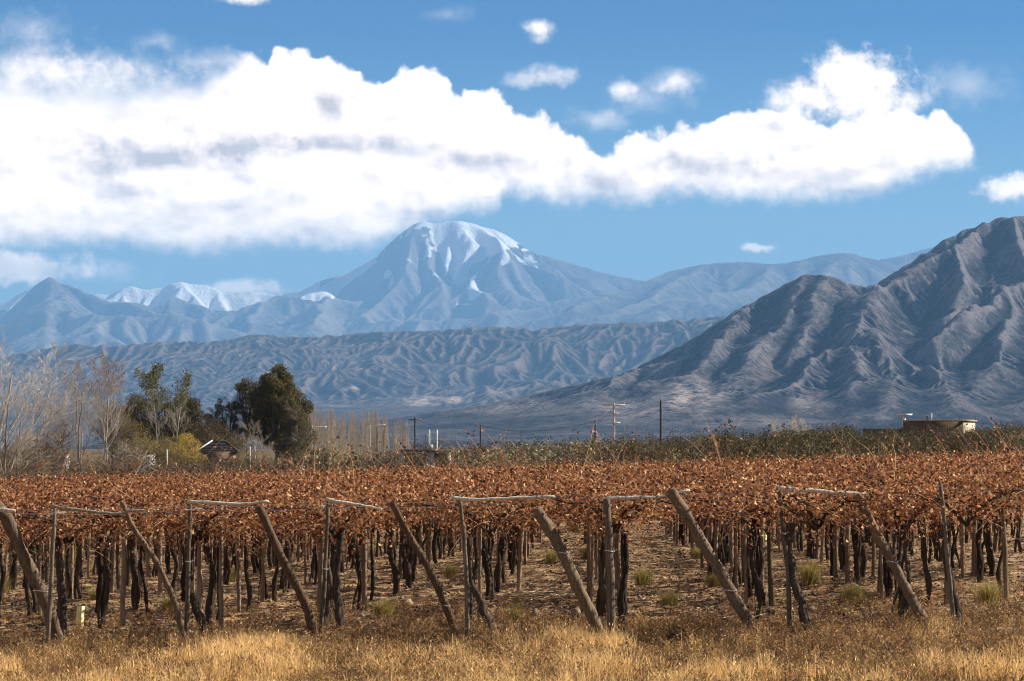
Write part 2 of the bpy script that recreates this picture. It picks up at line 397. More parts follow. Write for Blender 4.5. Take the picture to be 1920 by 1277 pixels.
    rg = 0.5*rg+0.5*ridge_attr(H, c/2, 1)
    pale = np.zeros_like(H)
    px = XX/YY*F+960; py = HOR-(H-CAMZ)/YY*F
    for (a, b, rx, ry, k_) in [(1290,745,70,42,1.0),(1190,770,90,26,0.7),(1430,690,50,40,0.35),(1520,760,42,24,0.8),(1000,765,160,18,0.4),(1400,790,200,14,0.45),(1640,780,40,12,0.5)]:
        pale = np.maximum(pale, k_*np.clip(1.25-np.hypot((px-a)/rx, (py-b)/ry), 0, 1))
    m = rock_mat('near_rock', (0.016, 0.017, 0.022), (0.056, 0.052, 0.058), (0.175, 0.152, 0.150), (0.46, 0.37, 0.32), 420.0)
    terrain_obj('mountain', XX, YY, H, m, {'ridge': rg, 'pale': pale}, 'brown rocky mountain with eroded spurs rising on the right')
if not QUICK: near_mountain()

# ---- the long gullied foothill band, about 25 km away
def foothills():
    c = 24.0
    X, Y = grid(-7600, 6200, 14800, 28000, c)
    yy = Y+420*fbm(X/2600, X*0+0.5, 5, 3)+0.15*X
    base = np.interp(yy, [14800, 17000, 20000, 22300, 23600, 24800, 25900, 26400, 28500], [60, 150, 262, 420, 545, 760, 1010, 1030, 700])
    px = X/Y*F+960
    crest = np.interp(px, [0,70,140,200,300,400,480,560,640,700,800,880,940,1000,1040,1130,1240,1350,1500,1800], [668,655,645,648,642,640,628,632,628,622,620,614,612,618,612,606,602,593,590,590])
    base *= 1+((HOR-crest)/222.0-1)*sstep(yy, 21000, 25500)
    base += 150*fbm(X/1500, Y/1500, 77, 4)*sstep(yy, 18500, 22500)*(1-sstep(yy, 24500, 26000))
    base += 70*ridged(X/620, Y/620, 78, 4)*sstep(yy, 18500, 22500)*(1-sstep(yy, 24300, 25600))
    base += 70*fbm(X/420, Y/420, 79, 5)*sstep(yy, 18500, 22500)
    h, A = erode(base, c, 110, 2.6, 0.012, mexp=0.44)
    SKY = [(-400,680),(0,668),(70,655),(140,645),(200,648),(250,645),(300,640),(400,640),(440,634),(480,626),(520,630),(560,632),(640,628),(700,622),(800,620),(880,614),(940,612),(1000,618),(1040,612),(1130,606),(1200,604),(1240,602),(1300,598),(1350,592),(1500,590),(2000,600)]
    h = fit_skyline(h, X, Y, SKY)
    edge = np.minimum(np.minimum((X+7600)/900, (6200-X)/900), (Y-14800)/900)
    h = h*sstep(edge, 0, 1)-15*(1-sstep(edge, 0, 0.4))
    H = upsample(h, 2); XX = upsample(X, 2); YY = upsample(Y, 2)
    rg = ridge_attr(H, c/2, 2)
    H = H+(26*ridged(XX/260, YY/260, 18, 5)+16*fbm(XX/90, YY/90, 17, 4))*sstep(H, 230, 480)+4*fbm(XX/40, YY/40, 19, 3)
    H, A = erode(H, c/2, 40, 1.1, 0.012, mexp=0.48, mask=sstep(H, 220, 420)*(0.2+1.2*sstep(fbm(XX/900, YY/900, 63, 3), -0.3, 0.4)))
    H = fit_skyline(H, XX, YY, SKY, sm=5)
    rg = 0.5*rg+0.5*ridge_attr(H, c/2, 1)
    px = XX/YY*F+960; py = HOR-(H-CAMZ)/YY*F
    pale = 0.30*sstep(fbm(XX/380, YY/380, 31, 4), 0.1, 0.5)*sstep(py, 655, 700)*(1-sstep(py, 760, 775))
    for (a, b, rx, ry, k_) in [(790,752,38,11,1.0),(850,750,30,7,0.8),(910,735,60,8,0.5),(660,729,16,5,0.8)]:
        pale = np.maximum(pale, k_*np.clip(1.3-np.hypot((px-a)/rx, (py-b)/ry), 0, 1))
    m = rock_mat('foothill_rock', (0.022, 0.020, 0.020), (0.068, 0.052, 0.043), (0.17, 0.125, 0.095), (0.62, 0.48, 0.38), 800.0, speck=0.35)
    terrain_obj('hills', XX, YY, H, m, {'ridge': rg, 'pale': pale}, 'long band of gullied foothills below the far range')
if not QUICK: foothills()

# ---- the far range with the snow capped volcano, 46 to 62 km away
def far_range():
    c = 58.0
    X, Y = grid(-15500, 15500, 41000, 66000, c)
    g = lambda x, y, d: pt(x, y, d)
    wx = 500*fbm(X/5000, Y/5000, 203, 4); wy = 500*fbm(X/5000, Y/5000, 211, 4)
    lines = [
     # snowy chain behind, left of the volcano
     ([g(-300,560,62000), g(-60,560,62000), g(0,556,62000), g(60,548,61500), g(150,560,61500), g(230,545,61500), g(265,542,61500), g(335,530,61500), g(385,538,61500), g(450,548,61500), g(520,552,61500), g(560,548,61000)], 0.45),
     # dark twin peaks far left
     ([g(-200,580,55000), g(0,578,55000), g(50,545,55000), g(93,521,55000), g(125,532,55000), g(175,552,54500), g(230,566,54000), g(300,580,53000)], 0.55),
     ([g(93,521,55000), g(110,560,53000), g(140,600,50500), g(200,630,48000)], 0.5),
     ([g(-60,600,51000), g(60,590,51000), g(150,606,50000), g(260,590,49500), g(380,604,49000)], 0.42),
     # middle ridge below the snow
     ([g(200,560,56000), g(270,570,56000), g(340,560,56500), g(420,575,56000), g(500,560,57000), g(560,560,57000), g(640,550,57500), g(700,548,58000)], 0.42),
     ([g(500,560,57000), g(470,600,53500), g(420,635,50500)], 0.42),
     ([g(640,550,57500), g(610,590,54500), g(560,625,51500)], 0.42),
     # volcano
     ([g(700,487,60500), g(735,455,60300), g(768,428,60200), g(793,418,60000), g(830,417,60000), g(868,416,60000), g(905,424,60100), g(935,436,60200)], 0.60),
     ([g(700,487,60500), g(650,512,60700), g(600,528,60800), g(540,548,61000)], 0.50),
     ([g(935,436,60200), g(975,458,60300), g(1020,480,60500), g(1080,496,60700), g(1150,515,60800), g(1215,527,60900), g(1300,560,61000)], 0.42),
     ([g(790,420,60000), g(755,480,58500), g(725,530,57200), g(700,560,56200), g(690,600,53500)], 0.62),
     ([g(860,440,59600), g(880,500,58200), g(905,560,56000), g(900,600,53500)], 0.62),
     ([g(930,438,60100), g(980,510,58400), g(1030,570,56000)], 0.55),
     ([g(820,560,56500), g(860,568,56200), g(930,572,56000), g(1000,570,56000)], 0.45),
     ([g(720,590,53500), g(800,600,53000), g(920,590,53000), g(1010,578,54500), g(1100,555,55000)], 0.42),
     # right hand range
     ([g(1000,600,48500), g(1080,580,49000), g(1150,548,50500), g(1215,526,51500), g(1262,510,52000), g(1325,497,52000), g(1400,494,52000), g(1470,494,52000), g(1540,480,52000), g(1592,475,52000), g(1650,487,52000), g(1700,492,52000), g(1800,500,52000)], 0.40),
     ([g(1640,490,56500), g(1690,480,56500), g(1745,464,56500), g(1850,440,56500), g(2000,430,56500), g(2300,460,56500)], 0.42),
     ([g(1325,497,52000), g(1250,540,50000), g(1180,575,48000), g(1120,600,46500)], 0.40),
     ([g(1470,494,52000), g(1420,530,50000), g(1330,560,48000), g(1250,590,46500)], 0.40),
     ([g(1592,475,52000), g(1560,520,50000), g(1480,560,47500)], 0.40),
     ([g(1290,560,47500), g(1400,572,47000), g(1500,580,46500)], 0.35)]
    h = poly_ridges(X+wx, Y+wy, lines, 0.45)
    floor_ = 1500+(Y-46000)*0.055+260*fbm(X/4000, Y/4000, 215, 4)
    floor_ = floor_*sstep(Y, 41000, 45500)
    k = 180.0; m = np.maximum(h, floor_); h = m+np.log(np.exp((h-m)/k)+np.exp((floor_-m)/k))*k
    h += 150*fbm(X/1500, Y/1500, 221, 5)
    soft = np.interp(X/Y*F+960, [0, 950, 1150, 2200], [0.75, 0.75, 0.35, 0.35])
    h, A = erode(h, c, 110, 2.0, 0.03, mexp=0.42, mask=soft)
    SKY = [(-400,560),(-60,562),(0,573),(20,560),(40,548),(60,540),(80,524),(95,519),(110,530),(125,531),(145,540),(175,552),(205,552),(225,542),(250,536),(268,543),(300,540),(330,528),(360,532),(385,535),(420,546),(470,547),(520,552),(560,546),(600,526),(650,512),(700,485),(730,455),(760,430),(775,420),(793,415),(815,419),(840,415),(862,414),(880,418),(905,424),(930,431),(955,443),(970,455),(985,465),(1010,476),(1060,490),(1120,508),(1180,522),(1212,527),(1235,516),(1260,507),(1320,495),(1360,492),(1400,491),(1450,495),(1480,492),(1540,478),(1570,475),(1595,474),(1640,487),(1680,482),(1740,465),(1850,440),(2000,430),(2300,460)]
    h = fit_skyline(h, X, Y, SKY, sm=4)
    edge = np.minimum(np.minimum((X+15500)/1500, (15500-X)/1500), (Y-41000)/1500)
    h = h*sstep(edge, 0, 1)-20*(1-sstep(edge, 0, 0.4))
    H = upsample(h, 2); XX = upsample(X, 2); YY = upsample(Y, 2)
    rg = ridge_attr(H, c/2, 2)
    H = H+(50*ridged(XX/700, YY/700, 228, 5)+26*fbm(XX/200, YY/200, 229, 4))*sstep(H, 1500, 2300)
    H, A = erode(H, c/2, 26, 1.3, 0.012, mexp=0.46, mask=upsample(soft, 2))
    H = fit_skyline(H, XX, YY, SKY, sm=4)
    rg = 0.5*rg+0.5*ridge_attr(H, c/2, 1)
    px = XX/YY*F+960; py = HOR-(H-CAMZ)/YY*F
    gy, gx = np.gradient(H, c/2)
    steep = np.hypot(gx, gy)
    n = fbm(XX/1800, YY/1800, 240, 5)
    sn = np.zeros_like(H)
    # ice cap and the tongue down its face
    cap = np.minimum(px-np.interp(py, [410,430,470,520,540], [772,800,815,842,860]), np.interp(py, [410,424,445,462,480,500,530,545], [905,935,972,962,925,893,868,855])-px)
    n2 = fbm(XX/420, YY/420, 244, 4)+0.6*fbm(XX/160, YY/800, 246, 3)
    sn = np.maximum(sn, (0.56+np.clip(cap, -30, 26)/28.0+0.4*n+0.6*n2)*(YY > 55000))
    strip = np.minimum(px-np.interp(py, [480,500,520,545,560,575], [700,668,630,585,560,580]), np.interp(py, [480,500,520,545,560,575], [705,700,672,640,628,600])-px)
    sn = np.maximum(sn, (0.5+strip/14.0+0.3*n)*(YY > 57000))
    sn = np.clip(sn, 0, 1.25)
    for (a, b, rx, ry) in [(870,571,22,4),(940,450,34,8),(985,468,14,4),(890,545,20,26),(730,520,14,30)]:
        sn = np.maximum(sn, 0.75*np.clip(1.4-np.hypot((px-a)/rx, (py-b)/ry), 0, 1)*(YY > 55000))
    sn = np.maximum(sn, sstep(H+200*n, 2780, 2950)*(YY > 57500)*(px < 600)*1.3)
    sn = np.maximum(sn, (0.46+0.5*n2)*sstep(H+500*n, 3100, 3900)*(YY > 56000)*(px < 1010))
    keep = np.clip(cap/10.0, 0, 1)*(YY > 55000)
    sn = sn-(0.22*sstep(steep, 0.85, 1.3)+0.15*np.clip(-rg, 0, 1))*(1-0.85*keep)
    pale = 0.12*np.clip(rg, 0, 1)+0.5*np.clip(1.2-np.hypot((px-180)/80, (py-610)/18), 0, 1)+0.4*np.clip(1.2-np.hypot((px-700)/160, (py-610)/20), 0, 1)
    m = rock_mat('far_rock', (0.07, 0.062, 0.06), (0.135, 0.115, 0.105), (0.23, 0.195, 0.17), (0.55, 0.47, 0.40), 2600.0, snow=True, speck=0.0)
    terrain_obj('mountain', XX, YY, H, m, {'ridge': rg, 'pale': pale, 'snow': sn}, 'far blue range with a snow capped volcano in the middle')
if not QUICK: far_range()

# ---- the air between
def haze():
    import bmesh
    bm = bmesh.new(); bmesh.ops.create_cube(bm, size=1.0)
    me = bpy.data.meshes.new('haze'); bm.to_mesh(me); bm.free()
    o = link(bpy.data.objects.new('haze', me)); zt = 4950.0; zb = -60.0
    o.scale = (90000, 110000, zt-zb); o.location = (0, 30000, (zt+zb)/2)
    m = bpy.data.materials.new('haze_air'); m.use_nodes = True; t = m.node_tree; t.nodes.clear()
    p = t.nodes.new('ShaderNodeVolumePrincipled'); p.inputs['Color'].default_value = (0.27, 0.57, 1.0, 1)
    p.inputs['Density'].default_value = 2.25e-5; p.inputs['Anisotropy'].default_value = 0.0
    out = t.nodes.new('ShaderNodeOutputMaterial'); t.links.new(p.outputs[0], out.inputs['Volume'])
    me.materials.append(m); tag(o, kind='stuff')
    m.cycles.homogeneous_volume = True
if not QUICK: haze()
# ================================================================ mesh accumulators
rng = np.random.default_rng(7)
class Acc:
    def __init__(s): s.v = []; s.f3 = []; s.f4 = []; s.c = []; s.n = 0
    def add(s, v, f, col=(1, 1, 1)):
        v = np.asarray(v, float); f = np.asarray(f, int)+s.n
        (s.f4 if f.shape[1] == 4 else s.f3).append(f); s.v.append(v)
        c = np.asarray(col, float); s.c.append(np.broadcast_to(c, (len(v), 3)).copy() if c.ndim == 1 else c)
        s.n += len(v)
    def tube(s, pts, rad, sides=6, col=(1, 1, 1), rough=0.0, cap=True, rg=None):
        pts = np.asarray(pts, float); n = len(pts); rad = np.broadcast_to(np.asarray(rad, float), (n,))
        t = np.gradient(pts, axis=0); t /= np.linalg.norm(t, axis=1, keepdims=True)+1e-9
        ref = np.array([0.0, 0, 1]) if abs(t[0, 2]) < 0.8 else np.array([1.0, 0, 0])
        a = np.cross(t, ref); a /= np.linalg.norm(a, axis=1, keepdims=True)+1e-9; b = np.cross(t, a)
        th = np.arange(sides)/sides*2*math.pi
        rr = rad[:, None]*np.ones((1, sides))
        if rough: rr = rr*(1+rough*(rg or rng).uniform(-1, 1, (n, sides)))
        v = pts[:, None, :]+rr[..., None]*(np.cos(th)[None, :, None]*a[:, None, :]+np.sin(th)[None, :, None]*b[:, None, :])
        i = np.arange(n-1)[:, None]*sides; j = np.arange(sides)[None, :]; k = (j+1) % sides
        f = np.stack([i+j, i+k, i+sides+k, i+sides+j], -1).reshape(-1, 4)
        s.add(v.reshape(-1, 3), f, col)
        if cap:
            m = s.n; s.add(np.array([pts[-1]+t[-1]*rad[-1]*0.3, pts[0]-t[0]*rad[0]*0.3]), np.zeros((0, 3), int), col)
            e = m-sides
            s.f3.append(np.array([[e+q, e+(q+1) % sides, m] for q in range(sides)])); e0 = m-n*sides
            s.f3.append(np.array([[e0+(q+1) % sides, e0+q, m+1] for q in range(sides)]))
    def leaves(s, cen, size, cols, rg, up=None, fold=0.5, aspect=0.6):
        """folded dry leaves: two triangles each"""
        n = len(cen); size = np.broadcast_to(size, (n,))
        d = rg.normal(size=(n, 3)) if up is None else rg.normal(size=(n, 3))*up[0]+np.array(up[1])
        d /= np.linalg.norm(d, axis=1, keepdims=True)
        q = rg.normal(size=(n, 3)); w = np.cross(d, q); w /= np.linalg.norm(w, axis=1, keepdims=True)+1e-9
        nn = np.cross(d, w)
        L = d*size[:, None]*0.5; Wd = w*(size*aspect*0.5)[:, None]; H = nn*(size*fold*0.5*rg.uniform(0.3, 1.3, n))[:, None]
        v = np.stack([cen-L, cen+L, cen-Wd+H, cen+Wd+H], 1).reshape(-1, 3)
        i = np.arange(n)[:, None]*4
        f = np.concatenate([i+np.array([[0, 1, 2]]), i+np.array([[1, 0, 3]])], 0)
        s.add(v, f, np.repeat(cols, 4, axis=0))
    def box(s, c, sz, rz=0.0, col=(1, 1, 1), taper=0.0):
        x, y, z = sz[0]/2, sz[1]/2, sz[2]/2
        v = np.array([[sx*x*(1-taper*(k > 0)), sy*y*(1-taper*(k > 0)), k*z] for k in (-1, 1) for sx, sy in ((-1, -1), (1, -1), (1, 1), (-1, 1))])
        ca, sa = math.cos(rz), math.sin(rz)
        v = np.stack([v[:, 0]*ca-v[:, 1]*sa, v[:, 0]*sa+v[:, 1]*ca, v[:, 2]], 1)+np.array(c)
        s.add(v, [[0, 3, 2, 1], [4, 5, 6, 7], [0, 1, 5, 4], [1, 2, 6, 5], [2, 3, 7, 6], [3, 0, 4, 7]], col)
    def mesh(s, name, mat, smooth=False):
        fs = []
        if s.f3 and sum(len(f) for f in s.f3): fs.append(np.concatenate(s.f3))
        if s.f4: fs.append(np.concatenate(s.f4))
        return np_mesh(name, np.concatenate(s.v), fs, mat, cols=np.concatenate(s.c), smooth=smooth)
def mobj(name, me, parent=None): return link(bpy.data.objects.new(name, me), parent)

# ================================================================ materials
def col_mat(name, rough=0.8, trans=0.0, bscale=0, bstr=0.3, vary=0.25, nscale=6.0, spec=0.2, stretch=None, bdist=0.01):
    m, N = new_mat(name); c = attr(N, 'Col', True)
    P = opos(N)
    if stretch: P = N.v('MULTIPLY', P, stretch)
    n = N.noise(P, nscale, 5, 0.65)
    k = N.step(n, 0.25, 0.75, 1-vary, 1+vary, smooth=False)
    col = N.mix(1.0, c, N.comb(k, k, k), 'MULTIPLY')
    finish(N, col, rough, n if bstr and bscale else None, bstr, bdist, spec, trans)
    return m
M_LEAF = col_mat('dry_vine_leaf', 0.62, 0.34, vary=0.15, spec=0.25)
M_CANE = col_mat('vine_cane', 0.7, 0.0, vary=0.2, spec=0.25)
M_BARK = col_mat('vine_bark', 0.95, 0, 1, 1.0, 0.55, 10.0, 0.1, (3.2, 3.2, 0.5), 0.02)
M_WOOD = col_mat('weathered_wood', 0.85, 0, 1, 1.0, 0.62, 9.0, 0.15, (4.0, 4.0, 0.35), 0.012)
M_TREE = col_mat('tree_bark', 0.9, 0, 1, 0.6, 0.35, 3.0, 0.1, (2, 2, 0.5), 0.03)
M_CROWN = col_mat('tree_leaf', 0.7, 0.25, vary=0.2, spec=0.2)
M_GRASS = col_mat('dry_grass_blade', 0.75, 0.35, vary=0.12, spec=0.2)
M_PAINT = col_mat('plain_paint', 0.6, vary=0.12, spec=0.3)
M_WALL = col_mat('plaster', 0.9, 0, 1, 0.6, 0.22, 3.0, 0.1, None, 0.02)
M_METAL = col_mat('galvanised', 0.5, vary=0.15, spec=0.5)

# ================================================================ ground
def tilt(x, y):
    t = 0.0275*60*np.tanh(np.asarray(x, float)/60.0)
    return t*(1-sstep(np.asarray(y, float), 500, 1500))
def ground0(x, y):
    x = np.asarray(x, float); y = np.asarray(y, float)
    z = tilt(x, y)
    az_ = x/np.maximum(y, 20.0)
    z = z+1.35*sstep(y, 118, 185)*sstep(az_, 0.035, 0.15)*(1-sstep(y, 420, 900))
    z = z-0.30*sstep(y, 55, 105)*(1-sstep(y, 118, 150))
    z = z+0.45*sstep(y, 118, 170)*sstep(az_, -0.03, 0.05)*(1-sstep(y, 420, 900))
    return z
def gz(x, y):
    x = np.asarray(x, float); y = np.asarray(y, float)
    inn = sstep(y, 40.0, 43.0)*(1-sstep(y, 108, 116))
    w = 0.55*fbm(x/2.2, y/1.4, 91, 3)
    z = inn*(0.06*np.sin((y+w)*2*math.pi/0.95)*(0.6+0.6*vnoise(x/1.7, y/2.0, 71))+0.05*fbm(x/0.55, y/0.35, 92, 3)+0.022*fbm(x/0.13, y/0.1, 95, 2))
    z = z+0.07*fbm(x/1.8, y/1.8, 93, 3)*(1-sstep(y, 300, 800))+0.22*fbm(x/14, y/14, 94, 3)*sstep(y, 116, 150)*(1-sstep(y, 600, 1500))
    return ground0(x, y)+z
def on(px, py, lo=30.0, hi=600.0):
    """ground point seen at a photo pixel"""
    Y = 60.0
    for _ in range(40):
        X = (px-960)/F*Y
        Y = 0.5*Y+0.5*min(hi, max(lo, F*(CAMZ-float(ground0(X, Y)))/(py-HOR)))
    return (px-960)/F*Y, Y
def build_ground():
    def geo(a, b, s, r=1.09):
        o = [a]; st = s
        while o[-1] < b: st *= r; o.append(o[-1]+st)
        return o
    xs = np.arange(-21, 21.01, 0.13)
    xr = np.array(geo(21, 90000, 0.13)[1:]); xs = np.concatenate([-xr[::-1], xs, xr])
    ys = np.arange(33.0, 72, 0.085)
    y2 = np.arange(72, 116, 0.16)
    yf = np.array(geo(116, 90000, 0.16)[1:]); yb = np.array(geo(-33, 20000, 0.1, 1.2)[1:])
    ys = np.concatenate([-yb[::-1], ys, y2, yf])
    X, Y = np.meshgrid(xs, ys); Z = gz(X, Y)
    Z = Z-0.0
    v = np.stack([X, Y, Z], -1).reshape(-1, 3); idx = np.arange(X.size).reshape(X.shape)
    f = np.stack([idx[:-1, :-1], idx[:-1, 1:], idx[1:, 1:], idx[1:, :-1]], -1).reshape(-1, 4)
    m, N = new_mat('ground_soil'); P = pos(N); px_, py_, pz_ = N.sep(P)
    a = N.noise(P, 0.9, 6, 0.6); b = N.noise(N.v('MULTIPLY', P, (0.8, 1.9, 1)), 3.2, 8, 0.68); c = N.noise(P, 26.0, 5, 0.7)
    soil = N.ramp(N.m('ADD', N.m('MULTIPLY', b, 0.6), N.m('MULTIPLY', c, 0.4)), [(0.36, (0.05, 0.030, 0.017)), (0.46, (0.26, 0.150, 0.078)), (0.56, (0.60, 0.40, 0.215))])  # besides soil tone, the stretched streaks paint in dark and bright furrow shading
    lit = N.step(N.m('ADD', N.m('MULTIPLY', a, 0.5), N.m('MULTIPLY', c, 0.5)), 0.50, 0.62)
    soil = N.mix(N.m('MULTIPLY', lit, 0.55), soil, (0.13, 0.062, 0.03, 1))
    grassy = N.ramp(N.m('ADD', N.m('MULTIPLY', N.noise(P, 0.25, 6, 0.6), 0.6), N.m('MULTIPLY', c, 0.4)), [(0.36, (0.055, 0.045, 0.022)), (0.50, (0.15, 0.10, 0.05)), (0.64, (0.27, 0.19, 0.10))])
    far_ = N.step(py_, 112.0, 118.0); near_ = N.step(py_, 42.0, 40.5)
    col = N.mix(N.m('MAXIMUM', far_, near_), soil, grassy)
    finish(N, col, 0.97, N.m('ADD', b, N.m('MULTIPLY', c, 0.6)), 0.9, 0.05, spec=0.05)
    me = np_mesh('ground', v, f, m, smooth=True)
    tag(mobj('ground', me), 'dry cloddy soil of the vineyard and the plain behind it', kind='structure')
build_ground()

# ================================================================ grapevines
LEAFC = np.array([(0.32, 0.125, 0.046), (0.20, 0.072, 0.030), (0.44, 0.19, 0.070), (0.11, 0.040, 0.021), (0.70, 0.42, 0.19), (0.38, 0.140, 0.048), (0.055, 0.025, 0.016)])
LEAFP = np.array([0.22, 0.18, 0.17, 0.16, 0.08, 0.11, 0.08])
def leafcols(n, rg):
    c = LEAFC[rg.choice(len(LEAFC), n, p=LEAFP)]*rg.uniform(0.75, 1.5, (n, 1)); return np.clip(c, 0, 0.85)
def wobble(p0, p1, n, amp, rg, bend=0.0):
    t = np.linspace(0, 1, n)[:, None]; p = np.array(p0)*(1-t)+np.array(p1)*t
    ph = rg.uniform(0, 6.28, 4); fr = rg.uniform(1.0, 2.6, 2)
    env = np.sin(t[:, 0]*math.pi)**0.5 if n > 2 else t[:, 0]
    p[:, 0] += env*amp*(np.sin(fr[0]*6.28*t[:, 0]*0.7+ph[0])+0.4*np.sin(14*t[:, 0]+ph[2]))
    p[:, 1] += env*amp*(np.sin(fr[1]*6.28*t[:, 0]*0.7+ph[1])+0.4*np.sin(13*t[:, 0]+ph[3]))
    return p
def bark(n, rg): return np.array((0.052, 0.037, 0.026))*rg.uniform(0.6, 1.6)
def trunk_mesh(rg, path=None, head=1.62, thick=1.0):
    a = Acc(); c = bark(1, rg)
    if path is None:
        hd = np.array((rg.uniform(-.1, .1), rg.uniform(-.1, .1), head))
        base = np.array((rg.uniform(-.12, .12), rg.uniform(-.1, .1), -0.1))
        k = rg.integers(1, 4)
        for q in range(k):
            off = rg.normal(0, 0.065, 3)*(1, 1, 0)
            p = wobble(base+off*(0.7 if q else 0), hd+off*0.4, 16, 0.038, rg)
            r = np.linspace(0.056, 0.036, 16)*thick*rg.uniform(0.7, 1.15)*(1 if q == 0 else 0.72); r = r*(1+0.18*np.sin(np.arange(16)*1.7+q)); r[0] *= 1.35
            a.tube(p, r, 8, c*rg.uniform(0.8, 1.3), 0.22, rg=rg)
    else:
        P = np.array(path); t = np.linspace(0, len(P)-1, 18); p = np.stack([np.interp(t, range(len(P)), P[:, i]) for i in range(3)], 1)
        p += rg.normal(0, 0.008, p.shape); r = np.linspace(0.062, 0.045, 18)*thick*(1+0.15*np.sin(np.arange(18)*1.9))
        a.tube(p, r, 8, c, 0.22, rg=rg); hd = P[-1]
        p2 = p+np.array((0.05, 0.02, 0))*np.sin(np.linspace(0.2, 5.5, 18))[:, None]; a.tube(p2, r*0.6, 7, c*1.3, 0.25, rg=rg)
    # peeling bark strips
    for _ in range(5):
        z = rg.uniform(0.2, head-0.3); q = np.array((rg.uniform(-.05, .05)+0.0, rg.uniform(-.05, .05), z)); 
        if path is not None: q[:2] += p[int(np.argmin(abs(p[:, 2]-z)))][:2]
        a.tube(np.array([q, q+(rg.uniform(-.04, .04), rg.uniform(-.04, .04), -rg.uniform(.1, .25))]), [0.009, 0.004], 3, c*1.7)
    return a, hd
def arms_mesh(rg, hd, L=1.0):
    a = Acc(); ends = []
    n = rg.integers(3, 5); a0 = rg.uniform(0, 6.28)
    for k in range(n):
        th = a0+k*6.28/n+rg.uniform(-.4, .4); ln = L*rg.uniform(0.7, 1.15)
        d = np.array((math.cos(th), math.sin(th), 0))
        P = np.array([hd-(0, 0, 0.12), hd+d*0.18+(0, 0, 0.10), hd+d*ln*0.5+(0, 0, 0.27), hd+d*ln+(0, 0, 0.34)])
        t = np.linspace(0, 3, 9); p = np.stack([np.interp(t, range(4), P[:, i]) for i in range(3)], 1); p[1:] += rg.normal(0, 0.022, (8, 3))
        a.tube(p, np.linspace(0.034, 0.013, 9), 6, bark(1, rg)*1.1, 0.2, rg=rg); ends.append(p)
    return a, ends
def canes_mesh(rg, ends, n=46, zc=2.0):
    a = Acc(); pts = []
    for k in range(n):
        e = ends[rg.integers(len(ends))]; s0 = e[rg.integers(2, len(e))]
        th = rg.uniform(0, 6.28); ln = rg.uniform(0.35, 1.15); up = rg.uniform(-0.25, 0.55)
        if k < n*0.04: up = rg.uniform(0.7, 1.3)
        m = 7; t = np.linspace(0, 1, m)[:, None]
        d = np.array((math.cos(th), math.sin(th), 0))
        p = s0+d*ln*t+np.array((0, 0, 1))*(up*ln*t-(0.35*ln if up < 0.7 else 0.12)*t**2)+rg.normal(0, 0.02, (m, 3))*t
        a.tube(p, np.linspace(0.0065, 0.0028, m), 3, np.array((0.40, 0.22, 0.10))*rg.uniform(0.5, 1.5), cap=False)
        pts.append(p)
    return a, np.concatenate(pts)
def foliage_mesh(rg, pts, n=1500, half=(1.3, 1.35), zlo=1.60, zhi=2.25, size=(0.035, 0.08), hang=0.0):
    a = Acc()
    # half follow the canes, half fill the roof of the pergola
    k = n*55//100
    c1 = pts[rg.integers(0, len(pts), k)]+rg.normal(0, 0.055, (k, 3))
    x = rg.uniform(-half[0], half[0], n-k); y = rg.uniform(-half[1], half[1], n-k)
    z = zlo+0.38+rg.normal(0, 0.12, n-k)+0.10*np.sin(x*2.3+y*1.7)
    c2 = np.stack([x, y, z], 1)
    cl = rg.normal(0, 0.05, (n-k, 3)); c2 += cl
    c = np.concatenate([c1, c2]); c[:, 2] = np.clip(c[:, 2], zlo+0.05, 3.0)
    if hang:
        h = rg.random(n) < hang; c[h, 2] -= rg.uniform(0.05, 0.46, h.sum())*(0.4+0.6*(np.sin(c[h, 0]*3.1+1)*np.cos(c[h, 1]*2.7) > -0.1))
    a.leaves(c, rg.uniform(*size, n), leafcols(n, rg), rg, fold=0.7, aspect=0.62)
    return a
VAR = []
for k in range(11):
    rg = np.random.default_rng(100+k)
    ta, hd = trunk_mesh(rg, thick=rg.uniform(0.6, 1.05)); aa, ends = arms_mesh(rg, hd); ca, cp = canes_mesh(rg, ends); fa = foliage_mesh(rg, cp, n=1700, hang=0.22)
    VAR.append(dict(trunk=ta.mesh('grapevine_trunk', M_BARK, True), arms=aa.mesh('grapevine_arms', M_BARK, True), canes=ca.mesh('grapevine_canes', M_CANE), leaves=fa.mesh('grapevine_leaves', M_LEAF)))
VLAB = []
def vine(x, y, k, label, rz=0.0, trunk=None, group='grapevines trained over the pergola trellis', leafk=None, s=1.0):
    r = empty('grapevine', (x, y, float(ground0(x, y))), 0.0)
    tag(r, label, 'grapevine', group)
    v = VAR[k % len(VAR)]; lv = VAR[(leafk if leafk is not None else k) % len(VAR)]
    t = mobj('trunk', trunk or v['trunk'], r); t.rotation_euler.z = rz if trunk is None else 0
    for nm, kk in (('arms', 'arms'), ('canes', 'canes'), ('foliage', 'leaves')):
        o = mobj(nm, lv[kk], r); o.rotation_euler.z = rz; o.scale = (1, 1, s)
    return r
def post_mesh(path, rad, rg, col, sides=9, rough=0.07):
    a = Acc(); P = np.array(path); n = 4*len(P)
    t = np.linspace(0, len(P)-1, n); p = np.stack([np.interp(t, range(len(P)), P[:, i]) for i in range(3)], 1)
    for _ in range(2): p[1:-1] = (p[:-2]+2*p[1:-1]+p[2:])/4
    p += rg.normal(0, 0.003, p.shape)
    r = np.linspace(rad[0], rad[1], n)*(1+0.06*np.sin(np.arange(n)*1.3+rg.uniform(0, 6)))
    a.tube(p, r, sides, np.array(col), rough, rg=rg)
    return a
def P3(px, py, Y, base): return (((px-960)/F*Y)-base[0], Y-base[1], CAMZ-(py-HOR)/F*Y-base[2])
